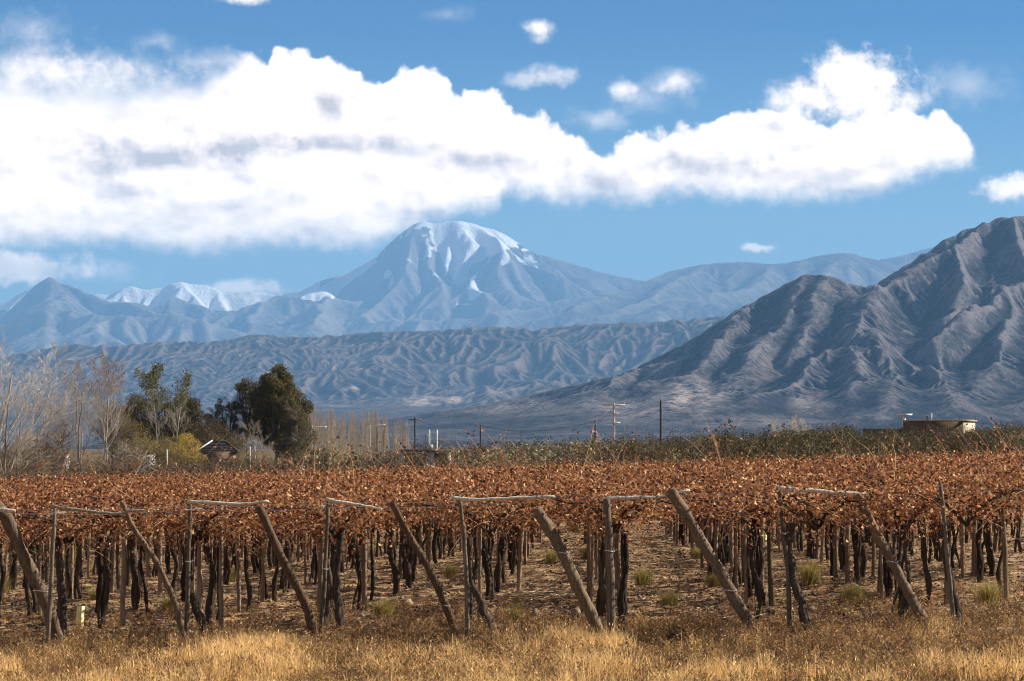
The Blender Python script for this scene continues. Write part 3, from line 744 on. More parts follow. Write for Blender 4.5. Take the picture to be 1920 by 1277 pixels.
def tie_mesh(p, r, rg):
    a = Acc(); th = np.linspace(0, 6.28, 12)
    c = np.array((0.6, 0.57, 0.5))
    a.tube(np.stack([p[0]+r*1.08*np.cos(th), p[1]+r*1.08*np.sin(th), p[2]+0.01*np.sin(th*2)], 1), 0.006, 5, c)
    a.tube(np.array([[p[0]+r, p[1]-r*0.6, p[2]], [p[0]+r+0.04, p[1]-r*0.8, p[2]+0.02]]), 0.004, 4, c)
    return a.mesh('tie', M_PAINT)
# ---- the braces that lean along the front edge
GREY = (0.17, 0.125, 0.085)
BR = [([(-12, 945), (15, 972), (50, 1057), (80, 1113), (107, 1190), (112, 1215)], 0.108, 0.100, (0.15, 0.11, 0.074), 'thick cracked brown log leaning at the left end of the front row', 0.42),
      ([(229, 942), (247, 985), (270, 1020), (297, 1058), (318, 1105), (335, 1150), (350, 1205)], 0.040, 0.052, GREY, 'thin crooked grey brace bent like a bow, between the first two thin upright posts', 0.7),
      ([(486, 950), (510, 1005), (535, 1060), (560, 1105), (580, 1150), (594, 1205)], 0.066, 0.078, (0.12, 0.08, 0.052), 'dark brown leaning brace with a deep split running down its lower half', 0.5),
      ([(735, 942), (763, 997), (807, 1070), (827, 1117), (843, 1153), (864, 1207)], 0.050, 0.070, (0.12, 0.08, 0.05), 'dark knotty leaning brace with a pale band of wood near its middle', 0.3),
      ([(1008, 958), (1033, 997), (1057, 1040), (1083, 1100), (1107, 1147), (1136, 1210)], 0.092, 0.088, (0.20, 0.15, 0.105), 'stout pale grey leaning log with a white tie and a broken top', 0.62),
      ([(1256, 920), (1290, 970), (1313, 1012), (1353, 1077), (1380, 1127), (1412, 1182), (1420, 1196)], 0.090, 0.086, (0.19, 0.14, 0.098), 'long grey leaning log with a lengthwise crack, reaching up to the sloping white rail', 0.40),
      ([(1610, 928), (1633, 980), (1653, 1020), (1680, 1067), (1703, 1113), (1730, 1160), (1762, 1212)], 0.068, 0.080, (0.21, 0.155, 0.11), 'grey leaning log with a notched collar, under the right end of the straight white rail', 0.55)]
for i, (pp, r0, r1, c, lab, tt_) in enumerate(BR):
    rg = np.random.default_rng(300+i); x, y = on(pp[-1][0], 1198, 40.5, 42)
    b = (x, y, float(ground0(x, y)))
    path = [P3(px, py, y-0.75*(1-k/(len(pp)-1)), b) for k, (px, py) in enumerate(pp)]
    path = path[::-1]; path[0] = (path[0][0], path[0][1], min(path[0][2], -0.15))
    a = post_mesh(path, (r1*0.9, r0*0.88), rg, np.array(c)*(0.95, 0.86, 0.76), 12, 0.12)
    # cracks and knots
    for q in range(4):
        t = rg.uniform(0.15, 0.85); k = int(t*(len(path)-1)); f = t*(len(path)-1)-k; p = np.array(path[k])*(1-f)+np.array(path[k+1])*f
        n_ = np.array((math.cos(q*1.7-0.9), math.sin(q*1.7-0.9), 0)); a.tube([p+n_*r0*0.7, p+n_*(r0+0.015)], [0.02, 0.012], 6, np.array(c)*0.6)
    o = mobj('brace_post', a.mesh('brace_post', M_WOOD, True)); o.location = b
    tag(o, lab, 'brace post', 'leaning brace posts along the front row')
    if i in (0, 3, 4, 5, 6):
        k = int(tt_*(len(path)-1)); f = tt_*(len(path)-1)-k; p = np.array(path[k])*(1-f)+np.array(path[k+1])*f
        mobj('tie', tie_mesh(p, (r0+r1)/2*1.05, rg), o)
# ---- thin upright posts of the front row
UP = [([(103, 948), (97, 1073), (87, 1225)], 'thin grey front post beside the thick cracked log'),
      ([(357, 938), (353, 1053), (349, 1205)], 'thin grey front post meeting the foot of the bow shaped brace'),
      ([(616, 936), (610, 1067), (599, 1200)], 'thin pale front post just right of the split dark brace'),
      ([(860, 928), (870, 1000), (875, 1100), (877, 1212)], 'thin bent front post right of the dark knotty brace'),
      ([(1137, 936), (1143, 1033), (1147, 1208)], 'front post at the foot of the stout pale log, with a white tie'),
      ([(1462, 914), (1468, 1000), (1477, 1060), (1482, 1200)], 'slightly curved front post under the left end of the straight white rail'),
      ([(1763, 906), (1772, 983), (1777, 1060), (1787, 1150), (1791, 1214)], 'wavy thin front post right of the notched leaning log')]
for i, (pp, lab) in enumerate(UP):
    rg = np.random.default_rng(330+i); x, y = on(pp[-1][0], pp[-1][1]-6, 39.5, 42); b = (x, y, float(ground0(x, y)))
    path = [P3(px, py, y, b) for (px, py) in pp][::-1]; path[0] = (path[0][0], path[0][1], -0.15)
    r = (0.036, 0.026) if i not in (4,) else (0.062, 0.055)
    a = post_mesh(path, r, rg, np.array((0.13, 0.096, 0.066))*rg.uniform(0.8, 1.3), 9, 0.10)
    o = mobj('trellis_post', a.mesh('trellis_post', M_WOOD, True)); o.location = b
    tag(o, lab, 'trellis post', 'upright posts of the front row')
    if i in (1, 2, 4, 5): mobj('tie', tie_mesh(np.array(path[len(path)//2]), r[0], rg), o)
# ---- rails laid on top
RA = [([(-60, 952), (-10, 956), (28, 957)], 0.038, 'short thick bare rail end at the left edge of the trellis', (0.56, 0.45, 0.32)),
      ([(96, 949), (140, 955), (190, 960), (222, 964), (245, 956), (270, 957)], 0.022, 'crooked branch used as a rail over the bow shaped brace', (0.30, 0.24, 0.17)),
      ([(352, 941), (400, 943), (450, 945), (505, 941)], 0.028, 'straight pale rail ending above the split dark brace', (0.56, 0.46, 0.34)),
      ([(612, 939), (645, 941), (680, 947), (715, 955)], 0.024, 'thin whitish rail sloping down towards the dark knotty brace', (0.58, 0.49, 0.37)),
      ([(848, 934), (890, 937), (935, 935), (985, 934), (1040, 931)], 0.026, 'long slightly sagging white rail above the stout pale log', (0.64, 0.54, 0.41)),
      ([(1138, 936), (1190, 934), (1240, 930), (1293, 920)], 0.026, 'peeling white rail rising to the head of the longest leaning log', (0.66, 0.57, 0.45)),
      ([(1460, 916), (1510, 919), (1570, 924), (1626, 929)], 0.038, 'thick straight white rail over the gap at the right', (0.62, 0.51, 0.37))]
for i, (pp, r, lab, c) in enumerate(RA):
    rg = np.random.default_rng(350+i); RY = (40.3, 40.5, 40.5, 40.6, 40.4, 40.35, 39.9)[i]; c0 = ((pp[0][0]-960)/F*RY, RY, CAMZ-(pp[0][1]-HOR)/F*RY)
    path = [P3(px, py, RY, c0) for (px, py) in pp]
    path = [np.array(q)+rg.normal(0, 0.008, 3) for q in path]; a = post_mesh(path, (r*1.0, r*0.7), rg, c, 8, 0.14)
    o = mobj('wooden_rail', a.mesh('wooden_rail', M_WOOD, True)); o.location = c0
    tag(o, lab, 'rail', 'rails laid along the front edge of the trellis')
# ---- front row vines, each with its own trunk
FV = [([(118, 1205), (114, 1120), (112, 1050), (106, 1000)], 'front vine twisted close behind the thin post at the left', 1.0),
      ([(384, 1200), (376, 1165), (357, 1115), (352, 1050), (365, 1005)], 'front vine whose foot swings out right from the foot of the bow shaped brace', 1.0),
      ([(640, 1195), (634, 1140), (632, 1080), (640, 1000)], 'front vine standing upright right of the thin pale post', 0.9),
      ([(919, 1197), (916, 1165), (900, 1130), (882, 1090), (878, 1010)], 'front vine with an S shaped trunk right of the thin bent post', 1.0),
      ([(1162, 1197), (1167, 1113), (1174, 1060), (1173, 1000)], 'front vine standing straight at the right of the tied post', 0.8),
      ([(1518, 1199), (1508, 1160), (1487, 1090), (1478, 1020), (1485, 980)], 'front vine leaning in to the slightly curved post under the straight white rail', 0.95),
      ([(1808, 1207), (1800, 1160), (1788, 1120), (1775, 1050), (1775, 985)], 'front vine leaning against the wavy post at the right', 0.9)]
for i, (pp, lab, th) in enumerate(FV):
    rg = np.random.default_rng(370+i); x, y = on(pp[0][0], pp[0][1]-4, 40, 43); b = (x, y, float(ground0(x, y)))
    path = [P3(px, py, y+0.02*k, b) for k, (px, py) in enumerate(pp)]; path[0] = (path[0][0], path[0][1], -0.12)
    ta, hd = trunk_mesh(rg, path, thick=th)
    vine(x, y+0.0, i*3+1, lab, rg.uniform(0, 6.28), ta.mesh('grapevine_trunk', M_BARK, True), s=0.99)
# ---- vines and posts one can pick out in the next rows (photo pixel of the foot)
VL = [(53,1150,'dark vine'),(20,1112,''),(78,1088,''),(190,1156,'forked dark vine right of the yellow stake'),(247,1147,''),(333,1117,''),(403,1163,'thick vine with two stems right of the short orange stake'),(490,1130,''),
      (538,1113,''),(630,1150,''),(675,1142,'black vine with a pale post against it'),(732,1120,''),(755,1107,''),(773,1097,''),(887,1155,''),(913,1133,''),(943,1100,''),(1132,1167,''),
      (1355,1085,''),(1417,1167,'very thick black vine behind the foot of the longest leaning log'),(1517,1047,''),(1560,1082,''),(1602,1103,''),(1688,1157,''),(1702,1177,''),(1745,1063,''),(1835,1100,''),(1876,1130,'')]
PL = [(133,1130,'pale post with a knot halfway up'),(222,1107,''),(252,1145,''),(300,1122,''),(362,1117,''),(448,1147,'pale leaning post'),(573,1100,''),(683,1147,'pale post tight against a black vine'),(898,1170,'pale post behind the S shaped vine'),(973,1092,'slim bright post'),(1380,1113,''),(1567,1087,''),(1653,1130,''),(1805,1093,''),(1888,1133,''),(1338,1100,'')]
used = [((149-960)/F*44.6, 44.2)]
rg = np.random.default_rng(5)
ROWN = ['second', 'third', 'fourth', 'fifth', 'sixth', 'seventh', 'eighth']
def rowname(y): 
    k = int((y-43.0)/2.0); return ROWN[max(0, min(k, 6))]
allv = []; allp = []; STK = used[0]
for (px, py, lab) in VL:
    x, y = on(px, py); used.append((x, y)); allv.append((x, y, px, 1))
for (px, py, lab) in PL:
    x, y = on(px, py); allp.append((x, y, px, 1))
cols = [-6.6, -4.65, -2.73, -.65, 1.44, 3.96, 6.3]
cols = [-6.6-2.15*k for k in range(9, 0, -1)]+cols+[6.3+2.3*k for k in range(1, 9)]
rows = [41.9]+[44.0+2.0*k for k in range(0, 33)]
for r_, y0 in enumerate(rows):
    for c_ in cols:
        x = c_+0.025*(y0-41)+rg.normal(0, 0.13); y = y0+rg.normal(0, 0.16)
        if abs(x) > 0.178*y+1.7: continue
        if r_ == 0 and abs(c_) < 6.7: continue
        if any(math.hypot(x-a, y-b) < 1.15 for a, b in used): continue
        if abs(x) < 0.185*y or y < 60: allv.append((x, y, 960+F*x/y, 0))
        if rg.random() < 0.85:
            if math.hypot(x-STK[0], y-STK[1]) < 1.3: continue
            s_ = rg.choice([-1, 1]); allp.append((x+s_*rg.uniform(0.12, 0.3), y+rg.uniform(-0.2, 0.1), 960+F*x/y, 0))
allv.sort(key=lambda t: t[1]); allp.sort(key=lambda t: t[1])
NI = 288
def where(px):
    return 'left' if px < 640 else ('middle' if px < 1280 else 'right')
named = {}
for (px, py, lab) in VL:
    if lab: named[('v', px)] = lab+', behind the front posts'
for (px, py, lab) in PL:
    if lab: named[('p', px)] = lab+', behind the front posts'
far_v = allv[NI:]
for i, (x, y, px, nm) in enumerate(allv[:NI]):
    lab = named.get(('v', px)) if nm else None
    if not lab:
        depth = (rowname(y)+' row back') if y < 60 else ('deep rows' if y < 80 else 'farthest rows')
        lab = 'dark gnarled grapevine in the %s, %s third of the vineyard' % (depth, where(px))
    thick = 7 if (nm and px == 1417) else int(rg.integers(0, 11))
    v_ = vine(x, y, thick, lab, rg.uniform(0, 6.28), s=rg.uniform(0.95, 1.05))
    if nm and px in (1417, 403): v_.children[0].scale = (1.6, 1.6, 1)
# the vines beyond those, too many to single out
def merged_far():
    rg = np.random.default_rng(44)
    a = Acc(); b = Acc()
    for (x, y, px, nm) in far_v:
        g = float(ground0(x, y)); n = 750
        c = np.stack([x+rg.uniform(-1.35, 1.35, n), y+rg.uniform(-1.35, 1.35, n), g+2.0+rg.normal(0, 0.17, n)], 1)
        a.leaves(c, rg.uniform(0.05, 0.11, n), leafcols(n, rg), rg, fold=0.7, aspect=0.62)
        for _ in range(9):
            s0 = np.array((x+rg.uniform(-1, 1), y+rg.uniform(-1, 1), g+1.95)); th = rg.uniform(0, 6.28); u = rg.uniform(0.1, 0.6)
            a.tube([s0, s0+(0.3*math.cos(th), 0.3*math.sin(th), u*0.7), s0+(0.6*math.cos(th), 0.6*math.sin(th), u)], [0.008, 0.006, 0.004], 3, np.array((0.40, 0.22, 0.10))*rg.uniform(0.6, 1.4), cap=False)
        a.tube(wobble((x, y, g-0.1), (x, y, g+1.8), 8, 0.04, rg), 0.055, 5, bark(1, rg), cap=False)
    o = mobj('vineyard', a.mesh('vineyard', M_LEAF)); tag(o, 'farthest rows of rust brown vines closing the vineyard', 'vines', kind='stuff')
merged_far()
# ---- upright posts inside the vineyard
PV = []
for k in range(8):
    rg2 = np.random.default_rng(500+k); h = rg2.uniform(1.82, 2.02); ln = rg2.uniform(-0.13, 0.13)
    r = rg2.uniform(0.028, 0.046)
    a = post_mesh([(0, 0, -0.1), (ln*0.4, 0, h*0.5), (ln, rg2.uniform(-.04, .04), h)], (r*1.1, r*0.9), rg2, np.array((0.20, 0.14, 0.09))*rg2.uniform(0.5, 1.4), 8, 0.08)
    PV.append(a.mesh('vineyard_post', M_WOOD, True))
for i, (x, y, px, nm) in enumerate(allp[:298]):
    o = mobj('trellis_post', PV[int(rg.integers(0, 8))]); o.location = (x, y, float(ground0(x, y))); o.rotation_euler.z = rg.uniform(0, 6.28)
    lab = named.get(('p', px)) if nm else None
    if not lab:
        depth = (rowname(y)+' row back') if y < 60 else ('deep rows' if y < 80 else 'farthest rows')
        lab = 'weathered upright post in the %s, %s third of the vineyard' % (depth, where(px))
    tag(o, lab, 'trellis post', 'upright posts inside the vineyard')
# ---- wires
def wire(p, q, sag, lab):
    a = Acc(); t = np.linspace(0, 1, 40)[:, None]; P = (1-t)*np.array(p)+t*np.array(q); P[:, 2] -= sag*np.abs(np.sin(t[:, 0]*math.pi*8))
    P -= np.array(p); a.tube(P, 0.0032, 4, (0.30, 0.28, 0.27), cap=False)
    o = mobj('trellis_wire', a.mesh('trellis_wire', M_METAL)); o.location = p; tag(o, lab, 'wire', 'wires of the trellis'); return o
wire((-9.5, 40.95, 1.80), (9.5, 40.95, 2.22), 0.03, 'thin wire strung along the front edge of the trellis at rail height')
wire((-9.5, 41.3, 1.74), (9.5, 41.3, 2.16), 0.05, 'thin slack wire just behind the front rails')
for i, c_ in enumerate(cols):
    if abs(c_) > 8.5: continue
    wire((c_, 41.0, float(ground0(c_, 41))+1.98), (c_+1.7, 109.0, float(ground0(c_+1.7, 109))+1.98), 0.02, 'thin wire running back over a row of vines')

# ================================================================ things on the soil
def stake(px, py, w, h, lab):
    x, y = on(px, py); a = Acc(); a.box((0, 0, h/2-0.03), (w, w*0.8, h+0.06), 0.5, (0.88, 0.76, 0.32), -0.06)
    a.box((0.004, 0.0, h/2), (w*0.12, w*0.95, h*0.99), 0.5, (0.9, 0.8, 0.42)); a.box((0, 0, h+0.006), (w*0.7, w*0.55, 0.02), 0.5, (0.45, 0.36, 0.12))
    o = mobj('vine_guard', a.mesh('vine_guard', M_PAINT)); o.location = (x, y, float(gz(x, y))); o.rotation_euler = (0, R(3), 0); tag(o, lab, 'vine guard')
stake(149, 1174, 0.10, 0.40, 'pale yellow carton guard standing on the soil near the left end of the front row')
stake(1433, 1022, 0.085, 0.30, 'small yellow guard far back between the rows, right of the middle')
def sticks(name, px, py, n, L, lab, col):
    rg = np.random.default_rng(int(px)); x, y = on(px, py); a = Acc()
    for _ in range(n):
        th = rg.normal(0.1, 0.5); ln = L*rg.uniform(0.4, 1); d = np.array((math.cos(th), math.sin(th), rg.normal(0.03, 0.08)))
        c = np.array((rg.normal(0, L*0.3), rg.normal(0, 0.25), rg.uniform(0.03, 0.16))); P = c+np.linspace(-.5, .5, 5)[:, None]*d*ln+rg.normal(0, 0.015, (5, 3))
        a.tube(P, np.linspace(0.011, 0.006, 5), 4, np.array(col)*rg.uniform(0.7, 1.3))
    o = mobj(name, a.mesh(name, M_CANE)); o.location = (x, y, float(gz(x, y))); tag(o, lab, 'cut branches')
sticks('branch_pile', 1000, 1135, 26, 0.9, 'heap of pale cut canes on the soil right of the S shaped vine', (0.5, 0.36, 0.22))
sticks('branch_pile', 1880, 1202, 12, 1.3, 'pale broken sticks lying on the ground at the right edge', (0.5, 0.38, 0.26))
sticks('branch_pile', 1460, 1170, 5, 0.9, 'few straight sticks lying beside the very thick black vine', (0.48, 0.37, 0.25))

def blades(a, x, y, z, h, wdt, lean, cols, rg):
    n = len(x); th = rg.uniform(0, 6.28, n); ph = rg.uniform(0, 6.28, n)
    dx_ = np.cos(th); dy_ = np.sin(th); wx = np.cos(ph)*wdt/2; wy = np.sin(ph)*wdt/2
    b = np.stack([x, y, z], 1); w = np.stack([wx, wy, np.zeros(n)], 1)
    m = b+np.stack([dx_*lean*h*0.35, dy_*lean*h*0.35, h*0.6], 1); t = b+np.stack([dx_*lean*h, dy_*lean*h, h*(1-0.25*lean)], 1)
    v = np.stack([b-w, b+w, m+w*0.7, m-w*0.7, t], 1).reshape(-1, 3); i = np.arange(n)[:, None]*5
    a.add(v, i+np.array([[0, 1, 2, 3]]), np.repeat(cols, 5, axis=0))
    a.f3.append((i+np.array([[3, 2, 4]]))+a.n-len(v))
def front_grass():
    rg = np.random.default_rng(61)
    n = 260000
    x = rg.uniform(-10.5, 10.5, n); y = rg.uniform(29.5, 44.5, n)
    patch = fbm(x/1.1, y/2.0, 401, 4)+0.25*vnoise(x/0.25, y/0.3, 402)
    edge = 41.6+0.9*fbm(x/1.3, x*0, 403, 3)
    keep = (y < edge+rg.exponential(0.6, n)) & (rg.random(n) < 0.35+0.9*sstep(patch, -0.35, 0.25))
    x, y, patch = x[keep], y[keep], patch[keep]; n = len(x)
    gold = sstep(patch+rg.normal(0, 0.10, n)-0.16*sstep(x, 0.5, 3.0), 0.0, 0.26)
    bl = sstep(-x, 1.0, 6.5)*sstep(40.3-y, 0, 2.5)*0.45; gold = np.clip(gold+bl, 0, 1)
    h = (0.06+0.22*gold*(0.6+0.8*sstep(vnoise(x/0.35, y/0.5, 431), -0.2, 0.6)))*rg.uniform(0.5, 1.3, n)*(0.5+0.5*sstep(41.5-y, 0, 3.0))
    c = np.where(rg.random((n, 1)) < gold[:, None], np.array((0.86, 0.57, 0.24)), np.array((0.27, 0.135, 0.055)))*rg.uniform(0.65, 1.3, (n, 1))
    a = Acc(); blades(a, x, y, gz(x, y)-0.01, h, 0.008*rg.uniform(0.7, 1.6, n), rg.uniform(0.05, 0.75, n), c, rg)
    # seed heads
    k = rg.random(n) < 0.10; cen = np.stack([x[k], y[k], gz(x[k], y[k])+h[k]*0.9], 1)
    a.leaves(cen, rg.uniform(0.02, 0.05, k.sum()), c[k]*1.15, rg, up=(0.5, (0, 0, 1)), aspect=0.3)
    tag(mobj('dry_grass', a.mesh('dry_grass', M_GRASS)), 'golden dry grass along the front of the vineyard', 'grass', kind='stuff')
    # rusty weeds mixed through it
    n = 17000; x = rg.uniform(-10.5, 10.5, n); y = rg.uniform(29.5, 50, n)
    p = fbm(x/1.0, y/1.6, 405, 4); dens = np.where(y < 42, 0.95-0.45*sstep(-x, 0, 6)*(y < 40), np.where(y < 46, 0.24, 0.12))
    k = (rg.random(n) < dens) & (p > -0.22); x, y = x[k], y[k]; n = len(x); a = Acc()
    alley = ((np.abs(x-2.2) < 0.9) & (y > 44)) | ((np.abs(x+6.65) < 0.3) & (y > 41.5) & (y < 45)); x, y = x[~alley], y[~alley]; n = len(x)
    for i in range(n):
        z = float(gz(x[i], y[i])); hh = rg.uniform(0.12, 0.36)*(1 if y[i] < 42.5 else 0.75); c = np.array([(0.38, 0.20, 0.08), (0.20, 0.115, 0.06), (0.54, 0.33, 0.13)][rg.integers(0, 3)])*rg.uniform(0.7, 1.2)
        m = 4
        tips = np.stack([rg.normal(0, 0.11, m), rg.normal(0, 0.11, m), hh*rg.uniform(0.6, 1.1, m)], 1)
        for t_ in tips: a.tube(np.array([(0, 0, 0), t_*(0.4, 0.4, 0.6), t_])+(x[i], y[i], z), [0.004, 0.003, 0.002], 3, c*0.8, cap=False)
        q = 26; u = rg.uniform(0.25, 1.05, (q, 1)); cen = tips[rg.integers(0, m, q)]*u+rg.normal(0, 0.032, (q, 3))+(x[i], y[i], z)
        a.leaves(cen, rg.uniform(0.015, 0.042, q), np.repeat(c[None], q, 0)*rg.uniform(0.7, 1.5, (q, 1)), rg)
    tag(mobj('weeds', a.mesh('weeds', M_GRASS)), 'rusty brown dried weeds among the golden grass', 'weeds', kind='stuff')
front_grass()
def litter():
    rg = np.random.default_rng(62); n = 90000
    y = 40.5+ (110-40.5)*rg.random(n)**1.6; x = rg.uniform(-1, 1, n)*(0.18*y+2)
    a = Acc(); a.leaves(np.stack([x, y, gz(x, y)+0.012], 1), rg.uniform(0.03, 0.085, n), leafcols(n, rg)*np.array((0.7, 0.95, 1.1)), rg, up=(0.9, (0, 0, 0)), fold=0.6)
    m = 5200; y = 41+(100-41)*rg.random(m)**1.5; x = rg.uniform(-1, 1, m)*(0.18*y+1)
    for i in range(m):
        th = rg.normal(0, 0.7); L = rg.uniform(0.15, 0.7); p = np.array((x[i], y[i], float(gz(x[i], y[i]))+0.02)); d = np.array((math.cos(th), math.sin(th), rg.normal(0, 0.12)))*L
        a.tube([p-d/2, p+rg.normal(0, 0.02, 3), p+d/2+(0, 0, 0.02)], [0.006, 0.006, 0.003], 3, np.array((0.30, 0.19, 0.11))*rg.uniform(0.4, 1.7), cap=False)
    tag(mobj('fallen_leaves', a.mesh('fallen_leaves', M_LEAF)), 'fallen vine leaves and prunings scattered over the soil', 'fallen leaves', kind='stuff')
    # clods
    a = Acc(); m = 9000; y = 41.5+(104-41.5)*rg.random(m)**1.6; x = rg.uniform(-1, 1, m)*(0.18*y+1); z = gz(x, y)
    base = np.array([(1, 0, 0), (-1, 0, 0), (0, 1, 0), (0, -1, 0), (0, 0, 1), (0, 0, -1)], float)
    fc = np.array([(0, 2, 4), (2, 1, 4), (1, 3, 4), (3, 0, 4), (2, 0, 5), (1, 2, 5), (3, 1, 5), (0, 3, 5)])
    s = rg.gamma(2.0, 0.008, m)+0.008
    v = base[None]*s[:, None, None]*rg.uniform(0.6, 1.4, (m, 6, 3))+rg.normal(0, 0.25, (m, 6, 3))*s[:, None, None]; v[:, :, 0] *= 1.5
    v += np.stack([x, y, z+s*0.25], 1)[:, None]
    f = (fc[None]+np.arange(m)[:, None, None]*6).reshape(-1, 3)
    a.add(v.reshape(-1, 3), f, np.repeat(np.array((0.36, 0.255, 0.16))*rg.uniform(0.5, 1.1, (m, 1)), 6, 0))
    tag(mobj('soil_clods', a.mesh('soil_clods', M_WALL)), 'broken clods of dry earth between the rows', 'clods', kind='stuff')
litter()
TUF = []
for k in range(3):
    rg = np.random.default_rng(620+k); n = 900; a = Acc(); r_ = np.abs(rg.normal(0, 0.09, n)); th = rg.uniform(0, 6.28, n)
    c = np.where(rg.random((n, 1)) < 0.5, np.array((0.55, 0.40, 0.14)), np.array((0.26, 0.24, 0.075)))*rg.uniform(0.7, 1.3, (n, 1))
    blades(a, r_*np.cos(th), r_*np.sin(th), np.zeros(n)-0.02, rg.uniform(0.2, 0.55, n), 0.007*np.ones(n), rg.uniform(0.1, 1.0, n), c, rg)
    TUF.append(a.mesh('grass_tuft', M_GRASS))
for i, (px, py, s, lab) in enumerate([(1077, 1000, 1.15, 'golden round tuft of bunch grass highest up the open alley'), (1105, 1052, 1.1, 'yellow green tuft of bunch grass behind the tied post'), (1034, 1058, 0.8, 'green tuft of bunch grass left of the stout pale log'),
        (1207, 1100, 0.95, 'upright yellow tuft of bunch grass in the open alley'), (1520, 1100, 1.0, 'green tuft of bunch grass right of the slightly curved post'), (127, 1062, 1.5, 'tall yellow tuft of bunch grass behind the front row at the left'),
        (183, 1130, 0.8, 'green tuft of bunch grass at the foot of the forked vine'), (2, 1115, 0.9, 'green tuft of bunch grass at the left edge'), (845, 1082, 0.7, 'small green tuft of bunch grass between the knotty brace and the bent post'),
        (1340, 1110, 0.8, 'low dry tuft of bunch grass left of the longest leaning log'), (1180, 978, 1.3, 'golden tuft of bunch grass far up the open alley'), (1880, 1075, 0.7, 'small dry tuft of bunch grass near the right edge'), (1255, 1140, 0.8, 'straw coloured tuft low in the open alley, left of the longest leaning log'), (1600, 1135, 0.9, 'dry straw tuft left of the notched leaning log'), (1855, 1140, 1.0, 'broad dry straw tuft between the last posts at the right'), (430, 1095, 0.7, 'small straw tuft left of the pale leaning post'), (720, 1160, 0.8, 'straw tuft between the split dark brace and the knotty one'), (965, 1165, 0.7, 'straw tuft under the heap of cut canes'), (1310, 1050, 0.8, 'faint straw tuft behind the longest leaning log'), (315, 1150, 0.7, 'dry straw tuft under the bow shaped brace')]):
    x, y = on(px, py); o = mobj('grass_tuft', TUF[i % 3]); o.location = (x, y, float(gz(x, y))); o.scale = (s, s, s); o.rotation_euler.z = i*1.1
    tag(o, lab, 'grass tuft', 'tufts of bunch grass in the vineyard')
# ================================================================ trees, scrub and small buildings behind the vineyard
def at(px, py, Y): return ((px-960)/F*Y, Y, CAMZ-(py-HOR)/F*Y)
def grow(a, rg, p, d, L, r, lev, spec, tips, col):
    n = 6 if lev else 9
    d = np.array(d, float); d /= np.linalg.norm(d); pts = [np.array(p, float)]; st = L/(n-1)
    for i in range(n-1):
        d = d+rg.normal(0, spec['wob'], 3)+np.array((0, 0, spec['up'][min(lev, len(spec['up'])-1)])); d /= np.linalg.norm(d); pts.append(pts[-1]+d*st)
    pts = np.array(pts); r1 = max(r*spec.get('taper', 0.35), spec['rmin'])
    a.tube(pts, np.linspace(r, r1, n), 7 if lev == 0 else (5 if lev == 1 else 3), col*(rg.uniform(0.8, 1.2)), 0.08 if lev < 2 else 0, cap=False, rg=rg)
    if lev >= spec['lev']: tips.append(pts[n//2:]); return
    k = spec['n'][lev]; t0 = spec['t0'][min(lev, len(spec['t0'])-1)]
    for j in range(k):
        t = t0+(1-t0)*(j+rg.random())/k; i = min(int(t*(n-1)), n-2); f = t*(n-1)-i; q = pts[i]*(1-f)+pts[i+1]*f
        ax = pts[i+1]-pts[i]; ax /= np.linalg.norm(ax); s = np.cross(ax, rg.normal(size=3)); s /= np.linalg.norm(s)+1e-9
        an = spec['ang'][min(lev, len(spec['ang'])-1)]*rg.uniform(0.7, 1.25)
        l2 = L*spec['len'][min(lev, len(spec['len'])-1)]*(1-spec.get('fall', 0.5)*(t-t0)/(1-t0+1e-6))*rg.uniform(0.7, 1.2)
        grow(a, rg, q, ax*math.cos(an)+s*math.sin(an), l2, max((r+(r1-r)*t)*spec.get('rk', 0.5), spec['rmin']), lev+1, spec, tips, col*spec.get('lighten', 1.0))
